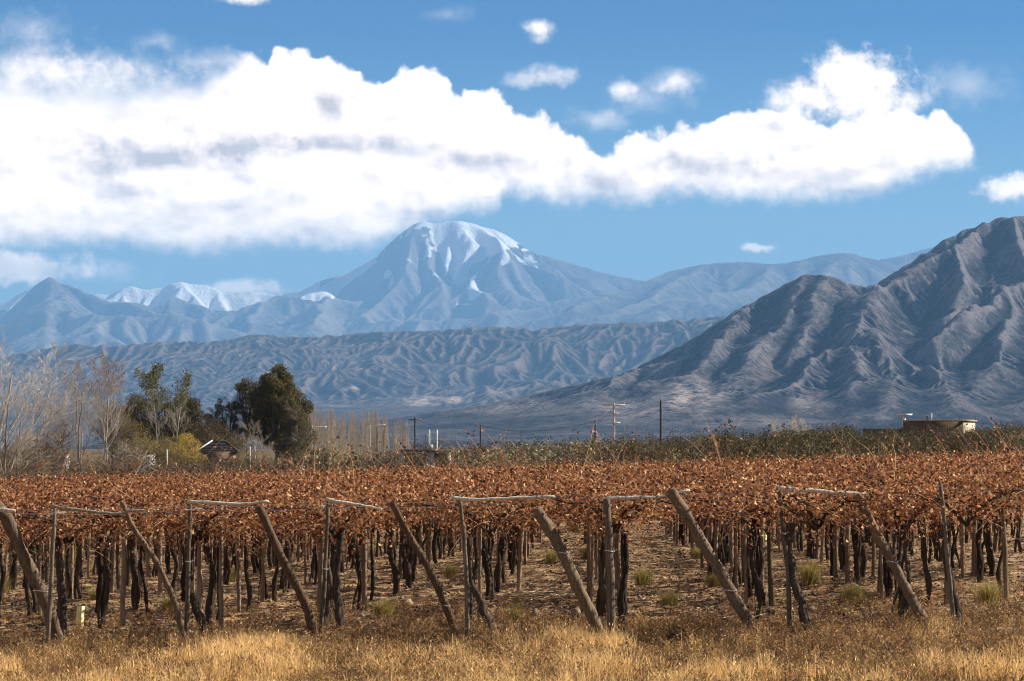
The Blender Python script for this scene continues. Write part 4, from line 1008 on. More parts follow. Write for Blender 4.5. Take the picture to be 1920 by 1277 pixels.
def tree(loc, seed, H, tr, spec, col, leaf=None, label='', cat='tree', group=None, name='tree', lean=(0, 0), stems=1, xs=1.0):
    rg = np.random.default_rng(seed); a = Acc(); tips = []
    for s in range(stems):
        off = rg.normal(0, tr*1.5, 3)*(1, 1, 0) if s else np.zeros(3); dd = (lean[0]+(rg.normal(0, spec.get('sl', 0.12)) if s else 0), lean[1]+(rg.normal(0, spec.get('sl', 0.12)) if s else 0), 1)
        grow(a, rg, off-(0, 0, 0.3), dd, H*spec['trunk']*(rg.uniform(0.75, 1) if s else 1), tr*(0.8 if s else 1), 0, spec, tips, np.array(col, float))
    zmax = max(v[:, 2].max() for v in a.v); k = H/zmax
    for v in a.v: v *= (k*xs, k*xs, k)
    tips = [t*np.array((k*xs, k*xs, k)) for t in tips]
    r = empty(name, loc); tag(r, label, cat, group)
    mobj('trunk', a.mesh(name+'_trunk', M_TREE, True), r)
    if leaf:
        P = np.concatenate(tips); b = Acc(); n = leaf['n']
        if 'crown' in leaf:
            # billowing clumps of leaves: (centre height, half width, half height, clumps, clump size), all as fractions of H
            ch, cw, hh_, nb, bs = leaf['crown']; u = rg.normal(size=(nb, 3)); u /= np.linalg.norm(u, axis=1, keepdims=True); rr = rg.uniform(0.25, 1.0, (nb, 1))**0.5
            u[:, 2] = np.where(u[:, 2] < 0, u[:, 2], u[:, 2]); B = u*rr*np.array((cw, cw, hh_))*H; B[:, :2] *= (1-0.12*np.clip(u[:, 2:3], 0, 1)); B[:, 2] += ch*H
            B[:, 0] += leaf.get('dx', 0)*H; br = bs*H*rg.uniform(0.6, 1.25, nb); k = rg.choice(nb, n, p=br**2/np.sum(br**2))
            v = rg.normal(size=(n, 3)); v /= np.linalg.norm(v, axis=1, keepdims=True); c = B[k]+v*(br[k]*rg.uniform(0.35, 1.0, n)**0.6)[:, None]*(1, 1, 0.85)
            for q in range(nb):
                if q % 2 == 0: a_ = np.array((0.0, 0, ch*H*0.45)); a.tube([a_, (a_+B[q])/2+(0, 0, -0.03*H), B[q]], [0.018*H, 0.010*H, 0.004*H], 4, np.array(col), cap=False)
            bpy.data.meshes.remove(r.children[0].data); mobj('trunk', a.mesh(name+'_trunk', M_TREE, True), r)
        else: c = P[rg.integers(0, len(P), n)]+rg.normal(0, leaf['sp']*H, (n, 3))
        if 'zmin' in leaf: c = c[c[:, 2] > leaf['zmin']*H*(1+rg.normal(0, 0.05, len(c)))]
        if 'tip' in leaf: c = c[rg.random(len(c)) < sstep(c[:, 2], leaf['tip']*H, H)]
        n = len(c); cl = np.array(leaf['c'])
        # clumps keep a hue of their own
        g = vnoise(c[:, 0]/(0.09*H)+50, c[:, 1]/(0.09*H)+c[:, 2]/(0.07*H), seed)
        cols = cl[rg.integers(0, len(cl), n)]*(1+0.22*g[:, None])*rg.uniform(0.75, 1.25, (n, 1))
        b.leaves(c, rg.uniform(*leaf['s'], n), cols, rg, fold=0.4, aspect=0.6)
        mobj('crown', b.mesh(name+'_crown', M_CROWN), r)
    return r
BARE = dict(trunk=0.8, wob=0.06, up=(0.02, 0.05, 0.06, 0.05), lev=4, n=(9, 6, 5, 4), t0=(0.2, 0.2, 0.15), ang=(0.75, 0.7, 0.7, 0.6), len=(0.55, 0.55, 0.5, 0.55), rmin=0.008, rk=0.5, lighten=1.15)
POP = dict(trunk=0.92, wob=0.04, up=(0.02, 0.07, 0.06, 0.04), lev=3, n=(20, 8, 6), t0=(0.30, 0.15, 0.1), ang=(0.62, 0.55, 0.6), len=(0.40, 0.42, 0.45), rmin=0.009, rk=0.36, fall=0.35, lighten=1.1)
POG = dict(POP, rk=0.22, n=(24, 9, 5), t0=(0.38, 0.15, 0.1), len=(0.30, 0.42, 0.45))
WIL = dict(trunk=0.75, wob=0.07, up=(0.02, 0.04, 0.05, 0.03), lev=4, n=(8, 6, 5, 4), t0=(0.15, 0.2, 0.15), ang=(0.6, 0.55, 0.6, 0.6), len=(0.7, 0.55, 0.5, 0.5), rmin=0.008, rk=0.45, fall=0.35, lighten=1.2)
EUC = dict(trunk=0.80, wob=0.05, up=(0.03, 0.04, 0.01), lev=3, n=(20, 7, 5), t0=(0.16, 0.25, 0.2), ang=(0.8, 0.8, 0.8), len=(0.36, 0.50, 0.45), rmin=0.02, rk=0.5, fall=0.15)
BUSHS = dict(trunk=0.6, wob=0.08, up=(0.02, 0.03, 0.03), lev=3, n=(9, 6, 4), t0=(0.05, 0.15, 0.15), ang=(0.8, 0.7, 0.7), len=(0.75, 0.6, 0.5), rmin=0.012, rk=0.55, fall=0.3)
WHITE = (0.34, 0.29, 0.235); PALE = (0.25, 0.205, 0.155); TAN = (0.30, 0.24, 0.17); DK = (0.10, 0.075, 0.055); BRN = (0.20, 0.155, 0.11)
def place(px, pyb, pyt, Y, **k):
    x = (px-960)/F*Y; zt = CAMZ-(pyt-HOR)/F*Y; zb = float(ground0(x, Y))
    return (x, Y, zb), zt-zb
T = []
def PT(px, pyt, Y, seed, tr, spec, col, leaf, label, cat='tree', name='tree', group=None, **k):
    loc, H = place(px, 0, pyt, Y); return tree(loc, seed, H, tr, spec, col, leaf, label, cat, group, name, **k)
ORG = [(0.30, 0.15, 0.05), (0.24, 0.12, 0.05), (0.36, 0.20, 0.06)]
OLV = [(0.115, 0.098, 0.034), (0.14, 0.112, 0.038), (0.085, 0.078, 0.030), (0.19, 0.14, 0.048)]
# left edge: big pale bare tree, half outside the picture
PT(-28, 585, 250, 11, 0.20, WIL, WHITE, dict(n=260, s=(0.05, 0.10), sp=0.01, c=ORG), 'tall whitish bare tree spreading in at the left edge', name='bare_tree', lean=(0.25, 0), stems=2, xs=1.2)
PT(6, 700, 232, 12, 0.11, WIL, PALE, None, 'lower bare grey tree in front of the tall whitish one at the left edge', name='bare_tree', stems=2, xs=1.1)
PT(50, 742, 262, 13, 0.09, BARE, BRN, None, 'bare brown tree between the left edge and the small dark trunked tree', name='bare_tree', stems=2, xs=1.25)
PT(-70, 640, 300, 14, 0.16, WIL, PALE, dict(n=2500, s=(0.06, 0.14), sp=0.02, c=OLV, zmin=0.2), 'dim leafy tree behind the pale bare one', name='tree', xs=0.8)
PT(155, 700, 268, 15, 0.085, BARE, (0.17, 0.14, 0.12), None, 'small bare tree with a dark trunk and pale twigs, close behind the vines', name='bare_tree', lean=(0.05, 0), xs=1.35)
PT(92, 795, 255, 16, 0.05, BUSHS, BRN, None, 'bare brown thicket at the left of the small dark trunked tree', name='bare_shrub', cat='shrub', stems=7, xs=1.8)
PT(25, 800, 240, 17, 0.05, BUSHS, TAN, None, 'straw coloured bare thicket under the left edge trees', name='bare_shrub', cat='shrub', stems=7, xs=1.9)
PT(245, 822, 300, 18, 0.05, BUSHS, TAN, None, 'low straw coloured thicket right of the two poplars', name='bare_shrub', cat='shrub', stems=7, xs=2.0)
# poplars with bare crowns
PT(193, 655, 372, 21, 0.15, POP, WHITE, dict(n=4200, s=(0.12, 0.24), sp=0.010, c=ORG, tip=0.45), 'poplar with a straight white trunk and a few rusty leaves left', name='poplar_tree', group='nearly bare poplars', stems=2, xs=1.25)
PT(150, 672, 385, 22, 0.14, POP, (0.30, 0.26, 0.22), dict(n=2000, s=(0.10, 0.20), sp=0.010, c=ORG, tip=0.45), 'greyer bare poplar just left of the white trunked one', name='poplar_tree', group='nearly bare poplars', stems=2, xs=1.2)
PT(120, 705, 400, 23, 0.11, POP, (0.32, 0.28, 0.24), None, 'shorter leafless poplar at the left of the pair', name='poplar_tree', group='nearly bare poplars', stems=2, xs=1.1)
# poplars holding green tops
GRN = [(0.10, 0.105, 0.022), (0.16, 0.15, 0.03), (0.22, 0.18, 0.035), (0.06, 0.07, 0.02)]
PT(296, 680, 400, 31, 0.12, POG, (0.30, 0.26, 0.21), dict(n=5500, s=(0.16, 0.32), sp=0.014, c=GRN, zmin=0.50, tip=0.40), 'poplar with green leaves only at its top, left one of two', name='poplar_tree', xs=1.1)
PT(327, 690, 398, 32, 0.12, POG, (0.42, 0.37, 0.30), dict(n=2600, s=(0.16, 0.32), sp=0.014, c=GRN, zmin=0.58, tip=0.45), 'slim white trunked poplar with green leaves only at its top', name='poplar_tree', xs=0.8)
DKG = [(0.075, 0.066, 0.028), (0.105, 0.075, 0.032), (0.055, 0.052, 0.024), (0.15, 0.10, 0.04)]
RUS = [(0.11, 0.062, 0.032), (0.085, 0.055, 0.03), (0.15, 0.085, 0.035)]
YEL = [(0.55, 0.38, 0.06), (0.44, 0.32, 0.06), (0.65, 0.46, 0.09)]
YGR = [(0.26, 0.20, 0.045), (0.36, 0.26, 0.055), (0.16, 0.14, 0.04)]
PT(262, 735, 430, 33, 0.20, EUC, DK, dict(crown=(0.60, 0.30, 0.36, 34, 0.11), n=15000, s=(0.12, 0.30), sp=0.030, c=DKG), 'round dark tree behind the green topped poplars', name='tree', xs=0.95)
PT(348, 732, 432, 34, 0.20, EUC, DK, dict(crown=(0.62, 0.28, 0.34, 34, 0.11), n=15000, s=(0.12, 0.30), sp=0.030, c=DKG+RUS[:1]), 'dark brownish tree right of the slim white trunked poplar', name='tree', xs=0.95)
PT(305, 748, 440, 35, 0.2, EUC, DK, dict(crown=(0.60, 0.30, 0.36, 30, 0.12), n=12000, s=(0.12, 0.30), sp=0.03, c=DKG), 'dark tree filling the gap between the two green topped poplars', name='tree')
PT(212, 748, 420, 36, 0.12, EUC, BRN, dict(crown=(0.60, 0.28, 0.34, 26, 0.12), n=5000, s=(0.10, 0.24), sp=0.028, c=RUS+YGR[:1]), 'small rusty brown tree right of the white trunked poplar', name='tree')
PT(238, 775, 405, 37, 0.1, EUC, BRN, dict(crown=(0.55, 0.34, 0.40, 26, 0.14), n=6000, s=(0.10, 0.24), sp=0.03, c=YGR+RUS), 'small yellowing tree left of the green topped poplars', name='tree')
PT(390, 778, 440, 38, 0.12, EUC, DK, dict(crown=(0.58, 0.34, 0.36, 26, 0.14), n=7000, s=(0.10, 0.24), sp=0.03, c=RUS+DKG), 'low purplish brown tree above the tiled roof', name='tree', xs=1.1)
PT(364, 782, 436, 48, 0.12, EUC, DK, dict(crown=(0.58, 0.34, 0.36, 26, 0.14), n=7000, s=(0.10, 0.24), sp=0.03, c=DKG), 'low dark tree at the left of the purplish brown one', name='tree', xs=1.1)
PT(349, 810, 392, 39, 0.08, BUSHS, BRN, dict(crown=(0.48, 0.42, 0.42, 24, 0.18), n=8000, s=(0.10, 0.22), sp=0.045, c=YEL), 'bright golden round bush beside the tiled roof', name='bush', cat='bush', stems=4, xs=1.1)
for i, (px, py, xs, c, lb) in enumerate([(318, 806, 1.2, YGR+YEL[:1], 'yellow green bush left of the golden one'), (283, 812, 1.4, YGR, 'green bush under the left green topped poplar'), (243, 822, 1.4, DKG+YGR, 'dark green bush at the left end of the bushes'), (378, 818, 1.1, YGR+DKG, 'small olive bush between the golden bush and the roof'), (440, 800, 1.4, YGR+RUS, 'loose olive bush right of the tiled roof'), (262, 800, 1.3, YGR+RUS, 'yellowish bush behind the dark green one')]):
    PT(px, py, 385+7*i, 50+i, 0.07, BUSHS, BRN, dict(n=3800, s=(0.10, 0.22), sp=0.045, c=c), lb, name='bush', cat='bush', stems=4, xs=xs, group='bushes round the tiled house')
# eucalypts
PT(520, 686, 470, 41, 0.36, EUC, (0.24, 0.19, 0.14), dict(crown=(0.575, 0.275, 0.40, 130, 0.075), n=75000, s=(0.14, 0.34), sp=0.034, c=OLV), 'largest tree, a broad dense olive green eucalyptus', name='eucalyptus_tree', xs=0.86, stems=2)
PT(556, 752, 462, 42, 0.16, EUC, (0.24, 0.19, 0.14), dict(crown=(0.52, 0.26, 0.40, 36, 0.12), n=12000, s=(0.14, 0.30), sp=0.032, c=[(0.15, 0.115, 0.045), (0.12, 0.10, 0.04), (0.09, 0.08, 0.033)]), 'low drooping olive tree against the right side of the broad eucalyptus', name='eucalyptus_tree', xs=1.0)
PT(463, 702, 476, 43, 0.15, EUC, DK, dict(crown=(0.74, 0.12, 0.22, 22, 0.055), n=5500, s=(0.14, 0.30), sp=0.022, c=OLV, zmin=0.40), 'slender eucalyptus with a bare lower trunk left of the broad one', name='eucalyptus_tree', xs=0.62)
PT(428, 728, 470, 44, 0.14, EUC, DK, dict(crown=(0.62, 0.19, 0.32, 26, 0.06), n=5200, s=(0.14, 0.30), sp=0.024, c=OLV+DKG[:1], zmin=0.25), 'thin crowned grey green eucalyptus, second from the broad one', name='eucalyptus_tree', xs=0.75)
PT(402, 752, 474, 45, 0.10, EUC, DK, dict(crown=(0.68, 0.22, 0.26, 14, 0.05), n=2600, s=(0.14, 0.30), sp=0.020, c=OLV, zmin=0.3), 'wispy small eucalyptus at the left end of the eucalypts', name='eucalyptus_tree', xs=0.8)
PT(412, 790, 452, 46, 0.10, EUC, DK, dict(crown=(0.55, 0.40, 0.38, 26, 0.15), n=9000, s=(0.12, 0.26), sp=0.035, c=DKG), 'low dark tree at the foot of the thin crowned eucalyptus', name='tree', xs=1.3)
PT(487, 785, 440, 47, 0.07, BARE, PALE, None, 'small bare tree in front of the broad eucalyptus', name='bare_tree', xs=1.2, stems=2)
# the grove of thin bare poplars
gp = []
for k in range(5):
    r = tree((0, 0, -50), 700+k, 10.0, 0.07, dict(POP, lev=2, n=(44, 6), t0=(0.12, 0.1), rmin=0.010, ang=(0.30, 0.35), len=(0.26, 0.4), fall=0.7), (0.33, 0.26, 0.19), None, 'tall thin bare poplar in the pale grove right of the broad eucalyptus', 'tree', 'leafless poplars of the grove', 'poplar_tree')
    gp.append(r)
rg = np.random.default_rng(88); spots = []
for i in range(115):
    px = (570+200*rg.random()**1.25) if i < 106 else rg.uniform(560, 780); Y = rg.uniform(690, 860); edge = 763+28*sstep(px, 680, 780)+rg.exponential(13)-5*math.cos(px/30)
    spots.append((px, Y, edge))
for i, (px, Y, py) in enumerate(spots):
    (x, y, z), H = place(px, 0, py, Y); src = gp[i % 5]
    if i < 5: r = src
    else:
        r = src.copy(); link(r)
        for ch in src.children: c = ch.copy(); link(c); c.parent = r
    r.location = (x, y, z); s = H/10.0; r.scale = (s*1.05, s*1.05, s); r.rotation_euler.z = rg.uniform(0, 6.28)
for px, py, xs, lb in [(1497, 776, 1.1, 'pale bare tree standing above the scrub, the taller of two'), (1462, 786, 1.3, 'pale bare tree standing above the scrub, the lower of two')]:
    PT(px, py, 420, int(px), 0.06, BARE, (0.40, 0.34, 0.27), None, lb, name='bare_tree', xs=xs*0.9, stems=3)

# ---- scrub: each shrub its own object
SH = {}
def shrub_var(seed, kind):
    rg = np.random.default_rng(seed); a = Acc(); tips = []
    for _ in range(34):
        th = rg.uniform(0, 6.28); el = rg.uniform(0.5, 1.4); L = rg.uniform(0.55, 1.0)
        d = np.array((math.cos(th)*math.cos(el), math.sin(th)*math.cos(el), math.sin(el))); t = np.linspace(0, 1, 5)[:, None]
        p = d*L*t+rg.normal(0, 0.025, (5, 3))*t; a.tube(p, np.linspace(0.012, 0.004, 5), 3, np.array((0.12, 0.09, 0.065))*rg.uniform(0.7, 1.5), cap=False); tips.append(p[2:])
        for _ in range(3):
            q = p[rg.integers(2, 4)]; d2 = d+rg.normal(0, 0.45, 3); q2 = q+d2*rg.uniform(0.15, 0.35); a.tube([q, (q+q2)/2+rg.normal(0, .01, 3), q2], [0.005, 0.004, 0.003], 3, np.array((0.15, 0.11, 0.08))*rg.uniform(0.7, 1.5), cap=False); tips.append(np.array([q, (q+q2)/2, q2]))
    P = np.concatenate(tips); b = Acc()
    pal = {'olive': ([(0.085, 0.068, 0.024), (0.056, 0.048, 0.019), (0.12, 0.090, 0.032)], 3600), 'brown': ([(0.11, 0.075, 0.045), (0.085, 0.06, 0.038), (0.16, 0.10, 0.05)], 2000), 'sage': ([(0.34, 0.29, 0.14), (0.26, 0.24, 0.12), (0.42, 0.35, 0.18)], 3200)}[kind]
    n = pal[1]; c = P[rg.integers(0, len(P), n)]+rg.normal(0, 0.055, (n, 3)); cl = np.array(pal[0])
    b.leaves(c, rg.uniform(0.025, 0.058, n), cl[rg.integers(0, 3, n)]*rg.uniform(0.7, 1.3, (n, 1)), rg)
    return a.mesh('shrub_stems', M_TREE), b.mesh('shrub_foliage', M_CROWN)
for kd in ('olive', 'brown', 'sage'): SH[kd] = [shrub_var(900+i+len(kd)*10, kd) for i in range(4)]
def shrub(x, y, s, h, kd, label, group, rg, z=None):
    r = empty('shrub', (x, y, float(ground0(x, y))-0.05 if z is None else z), rg.uniform(0, 6.28)); tag(r, label, 'shrub', group); r.scale = (s, s, h)
    st, fo = SH[kd][int(rg.integers(0, 4))]; mobj('stems', st, r); mobj('foliage', fo, r)
rg = np.random.default_rng(123)
cnt = 0
cand = []
for i in range(900):
    Y = 122+ (400-122)*rg.random()**1.4; px = rg.uniform(-70, 1990); X = (px-960)/F*Y
    cand.append((px, X, Y))
acc_ = []
for px, X, Y in cand:
    if any(abs(X-a) < 0.9 and abs(Y-b) < 3.2 for a, b in acc_): continue
    # open dry ground at the left, thick scrub from the middle rightwards
    dens = 0.55+0.45*sstep(px, 420, 1000)
    if px < 560 and Y > 330: continue
    if 740 < px < 850 and Y < 260: continue
    if rg.random() > dens: continue
    zt_max = {True: 838, False: 0}[px < 560]
    side = sstep(px, 900, 1500)
    hh = rg.uniform(1.0, 1.9)*(0.62+0.38*side) if Y > 150 else rg.uniform(0.8, 1.5)
    zg = float(ground0(X, Y)); lim = CAMZ+(HOR-np.interp(px, [0, 400, 600, 850, 1000, 1200, 1400, 1560, 1750, 1920], [866, 850, 832, 830, 824, 813, 806, 796, 800, 790])+rg.normal(0, 4))/F*Y-zg
    hh = min(hh, max(0.5, lim))
    hh = min(max(lim*(rg.uniform(0.72, 1.0) if px > 560 else rg.uniform(0.4, 0.95)), 0.6), 3.3)
    kd = 'olive' if rg.random() < 0.25+0.55*side else ('brown' if rg.random() < 0.85 else 'sage')
    if px < 560: kd = 'brown' if rg.random() < 0.7 else 'olive'
    w = max(hh, 1.2)*rg.uniform(0.9, 1.35)
    lb = {'olive': 'dark olive desert shrub', 'brown': 'dry brown leafless shrub', 'sage': 'small pale sage shrub'}[kd]+' in the scrub belt behind the vineyard, '+('left' if px < 640 else 'middle' if px < 1280 else 'right')+' third'
    shrub(X, Y, w, hh, kd, lb, 'desert shrubs behind the vineyard', rg); acc_.append((X, Y)); cnt += 1
    if cnt >= 292: break
print('shrubs', cnt)
for px, py, pyt, Y, w, lb in [(872, 868, 843, 140, 1.0, 'round pale yellow green bush just behind the vines, left of two'), (936, 862, 834, 138, 1.35, 'wide pale yellow bush just behind the vines, right of two'), (1064, 858, 836, 150, 0.9, 'small pale sage bush in the dark scrub'), (1105, 860, 843, 148, 0.8, 'smallest pale sage bush, right of the small one in the dark scrub')]:
    x = (px-960)/F*Y; zg = float(ground0(x, Y)); h = CAMZ-(pyt-HOR)/F*Y-zg; shrub(x, Y, w, h, 'sage', lb, None, rg)
shrub((860-960)/F*190, 190, 1.5, CAMZ+0.5, 'brown', 'airy leafless bush standing above the scrub right of the two white poles', None, rg)
rg = np.random.default_rng(321)
for px in (352, 370, 388, 402, 418, 436, 452, 470):
    Y = rg.uniform(300, 345); x = (px-960)/F*Y; zg = float(ground0(x, Y)); h = CAMZ-(rg.uniform(846, 856)-HOR)/F*Y-zg
    shrub(x, Y, 1.7, h, 'brown' if px % 4 else 'olive', 'low dusky shrub in the row hiding the foot of the tiled house', 'shrubs in front of the tiled house', rg)
def scrubcover():
    rg = np.random.default_rng(31); n = 190000; a = Acc()
    y = 113+(560-113)*rg.random(n)**1.5; x = rg.uniform(-1, 1, n)*(0.185*y+3)
    p = fbm(x/5, y/9, 55, 4); k = p > -0.2; x, y, p = x[k], y[k], p[k]; n = len(x)
    z = gz(x, y)+rg.uniform(0, 1, n)*(0.35+0.3*np.clip(p, 0, 1)+0.001*y+0.9*sstep(x/y, -0.09, 0.03)*sstep(p, -0.1, 0.4)+1.0*(1-sstep(x/y, -0.09, -0.05))*sstep(y, 130, 220)*sstep(p, -0.1, 0.3))
    cl = np.array([(0.085, 0.060, 0.03), (0.14, 0.095, 0.045), (0.07, 0.062, 0.026), (0.22, 0.15, 0.07), (0.25, 0.12, 0.05)])
    idx = np.clip((vnoise(x/7, y/14, 3)+1)*2.0+rg.normal(0, 0.8, n), 0, 4).astype(int)
    a.leaves(np.stack([x, y, z], 1), rg.uniform(0.10, 0.24, n)*(0.7+y/600), cl[idx]*rg.uniform(0.7, 1.3, (n, 1)), rg, up=(0.6, (0, 0, 0.8)), aspect=0.35)
    tag(mobj('undergrowth', a.mesh('undergrowth', M_CROWN)), 'low dry undergrowth between the shrubs', 'undergrowth', kind='stuff')
scrubcover()

# ================================================================ poles
WHT = (0.68, 0.66, 0.60); DKP = (0.075, 0.058, 0.045); CON = (0.50, 0.45, 0.37)
def pole_base(px, Y): x = (px-960)/F*Y; return x, Y, float(ground0(x, Y))
def up_pole(name, px, pyt, Y, r, col, label, cat, group=None, lean=0.0, parts=()):
    x, y, z = pole_base(px, Y); h = CAMZ-(pyt-HOR)/F*Y-z; a = Acc(); t = np.linspace(0, 1, 7)
    a.tube(np.stack([lean*t*h, 0*t, t*h-0.3*(t == 0)], 1), np.linspace(r*1.15, r*0.8, 7), 10, col, 0.03)
    if not parts:
        o = mobj(name, a.mesh(name, M_WOOD, True)); o.location = (x, y, z)
    else:
        o = empty(name, (x, y, z)); mobj('pole', a.mesh('pole', M_WOOD, True), o)
        for p in parts:
            b = Acc(); p(b, h, Y); mobj(p.nm, b.mesh(p.nm, M_METAL), o)
    tag(o, label, cat, group); return o
def part(nm):
    def d(f): f.nm = nm; return f
    return d
def lamp_pole(px, pyt, Y, ax, ay, label, double=False):
    L = ax/F*Y; rise = ay/F*Y
    @part('lamp_arm')
    def arm(b, h, Y): b.tube([(0, 0, h-0.25), (L*0.3, 0, h-0.25+rise*0.45), (L, 0, h-0.25+rise)], [0.06, 0.05, 0.045], 6, WHT)
    @part('lamp_head')
    def hd(b, h, Y): b.box((L+0.25, 0, h-0.22+rise), (0.75, 0.3, 0.2), 0, (0.85, 0.85, 0.82), 0.3)
    return up_pole('street_lamp', px, pyt, Y, 0.10, WHT, label, 'street lamp', 'street lamps along the road behind the trees', parts=(arm, hd))
lamp_pole(585, 797, 560, 22, -1, 'white street lamp at the left end of the bare poplar grove')
lamp_pole(695, 797, 600, 22, 3, 'white street lamp in front of the bare poplar grove')
lamp_pole(478, 814, 580, 7, 3, 'small white street lamp in front of the broad eucalyptus')
lamp_pole(727, 816, 800, -5, 4, 'farthest small street lamp, right of the grove')
@part('crossarm')
def carm(b, h, Y): b.box((0, 0, h-0.35), (2.2, 0.12, 0.14), 0, DKP); [b.tube([(q, 0, h-0.28), (q, 0, h-0.08)], [0.05, 0.04], 6, (0.5, 0.45, 0.4)) for q in (-1, -0.4, 0.4, 1)]
up_pole('utility_pole', 778, 783, 480, 0.15, DKP, 'dark utility pole with a short crossarm, left of the two white poles', 'utility pole', parts=(carm,))
up_pole('utility_pole', 707, 799, 640, 0.13, DKP, 'plain dark pole beside the street lamp before the grove', 'utility pole')
up_pole('utility_pole', 901, 797, 420, 0.13, DKP, 'plain dark pole alone between the white poles and the transformer pole', 'utility pole')
up_pole('post', 797, 814, 330, 0.09, (0.45, 0.38, 0.30), 'short brownish pole left of the two white poles', 'post', lean=0.01)
up_pole('post', 805, 806, 330, 0.11, WHT, 'white pole, left of the tall white pair', 'post')
up_pole('post', 820, 806, 330, 0.11, WHT, 'white pole, right of the tall white pair', 'post', lean=-0.01)
@part('strut')
def strut(b, h, Y): b.tube([(-0.9, 0, -0.2), (-0.05, 0, h*0.72)], [0.09, 0.07], 6, DKP)
up_pole('utility_pole', 1116, 788, 400, 0.14, DKP, 'dark pole with a slanting strut, left of the transformer pole', 'utility pole', parts=(strut,))
@part('crossarm')
def c3(b, h, Y):
    for dz_, w in ((0.15, 2.6), (1.1, 1.2), (2.2, 1.5)): b.box((0, 0, h-dz_), (w, 0.16, 0.13), 0, CON)
    for q in (-1.2, 0, 1.2): b.tube([(q, 0, h-0.1), (q, 0, h+0.15)], [0.07, 0.05], 6, (0.42, 0.33, 0.26))
@part('transformer')
def trf(b, h, Y): b.tube([(0.0, -0.25, 0.9), (0.0, -0.25, 1.75)], [0.42, 0.42], 12, CON); b.tube([(-0.5, -0.1, 1.2), (-0.5, -0.1, 1.9)], [0.2, 0.2], 8, CON); b.box((0, -0.1, 0.82), (1.3, 0.9, 0.12), 0, CON)
up_pole('utility_pole', 1151, 757, 330, 0.16, CON, 'pale concrete pole with crossarms and a transformer', 'utility pole', parts=(c3, trf))
up_pole('utility_pole', 1239, 751, 300, 0.13, DKP, 'tall plain dark pole right of the transformer pole', 'utility pole')
up_pole('post', 1171, 788, 520, 0.07, (0.25, 0.30, 0.22), 'faint thin greenish pole right of the transformer pole', 'post')
up_pole('post', 313, 843, 340, 0.09, WHT, 'short white post below the golden bush', 'post')
up_pole('post', 469, 838, 400, 0.07, WHT, 'short white post right of the tiled roof', 'post')
def cable(p, q, sag, label):
    a = Acc(); t = np.linspace(0, 1, 24)[:, None]; P = (np.array(q)-np.array(p))*t; P[:, 2] -= sag*4*t[:, 0]*(1-t[:, 0]); a.tube(P, 0.022, 4, (0.06, 0.055, 0.05), cap=False)
    o = mobj('overhead_cable', a.mesh('overhead_cable', M_METAL)); o.location = p; tag(o, label, 'cable', 'overhead cables')
cable(at(585, 812, 560), at(695, 799, 600), 0.9, 'overhead cable between the two white street lamps')
cable(at(695, 799, 600), at(778, 786, 480), 0.5, 'overhead cable from the lamp by the grove to the crossarm pole')
cable(at(778, 786, 480), at(901, 799, 420), 0.8, 'overhead cable from the crossarm pole to the lone dark pole')
cable(at(901, 799, 420), at(1116, 790, 400), 1.0, 'overhead cable from the lone dark pole to the strutted pole')
cable(at(1116, 790, 400), at(1151, 763, 330), 0.3, 'overhead cable from the strutted pole to the transformer pole')

# ================================================================ buildings
def brick_house():
    Y = 228.0; x0 = (1712-960)/F*Y; z0 = float(ground0(x0+3, Y))-0.2; zt = CAMZ-(790-HOR)/F*Y
    o = empty('flat_roofed_house', (x0+2.5, Y+3, z0)); tag(o, 'low flat roofed brown house with a pale lit end wall on the right', 'house')
    h = zt-z0; a = Acc(); rz = -0.42
    # long dark side faces the vineyard, the end wall faces right
    def L(u, v): return (u*math.cos(rz)-v*math.sin(rz), u*math.sin(rz)+v*math.cos(rz))
    a.box((*L(0, 0), h/2), (4.9, 3.6, h), rz, (0.15, 0.115, 0.082)); mobj('wall', a.mesh('wall', brickm, False), o)
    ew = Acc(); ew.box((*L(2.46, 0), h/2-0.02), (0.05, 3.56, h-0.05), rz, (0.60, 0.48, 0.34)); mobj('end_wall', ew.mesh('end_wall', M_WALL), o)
    b = Acc(); b.box((*L(0.1, 0), h+0.06), (5.1, 3.8, 0.10), rz, (0.26, 0.20, 0.15))
    for k in range(13): b.tube([(*L(-2.4+0.40*k, -1.98), h+0.09), (*L(-2.4+0.40*k, 1.98), h+0.12)], [0.045, 0.045], 6, (0.33, 0.2, 0.13))
    mobj('roof', b.mesh('roof', M_WALL), o)
    c = Acc(); c.box((*L(-4.2, -0.2), h*0.38), (3.2, 3.0, h*0.76), rz, (0.16, 0.115, 0.08)); mobj('lean_to', c.mesh('lean_to', brickm), o)
    w = Acc(); w.box((*L(2.49, -0.5), h*0.5), (0.06, 0.8, 0.7), rz, (0.12, 0.09, 0.07)); mobj('window', w.mesh('window', M_PAINT), o)
    for px, pt_ in ((1747, 779), (1755, 776)):
        d = Acc(); u = (px-960)/F*Y-(x0+2.5); zt2 = CAMZ-(pt_-HOR)/F*Y-z0
        d.tube([(u, -0.5, h), (u, -0.5, zt2)], [0.055, 0.055], 8, (0.16, 0.14, 0.12) if px == 1747 else WHT); d.tube([(u, -0.5, zt2), (u, -0.5, zt2+0.06)], [0.09, 0.09], 8, WHT); mobj('chimney', d.mesh('chimney', M_METAL, False), o)
m_, N_ = new_mat('old_brick'); 
br = N_.n('ShaderNodeTexBrick'); N_.put(br.inputs['Vector'], N_.v('MULTIPLY', opos(N_), (1, 1, 1))); br.inputs['Scale'].default_value = 3.0
cN = attr(N_, 'Col', True); nz = N_.noise(opos(N_), 2.5, 6, 0.65)
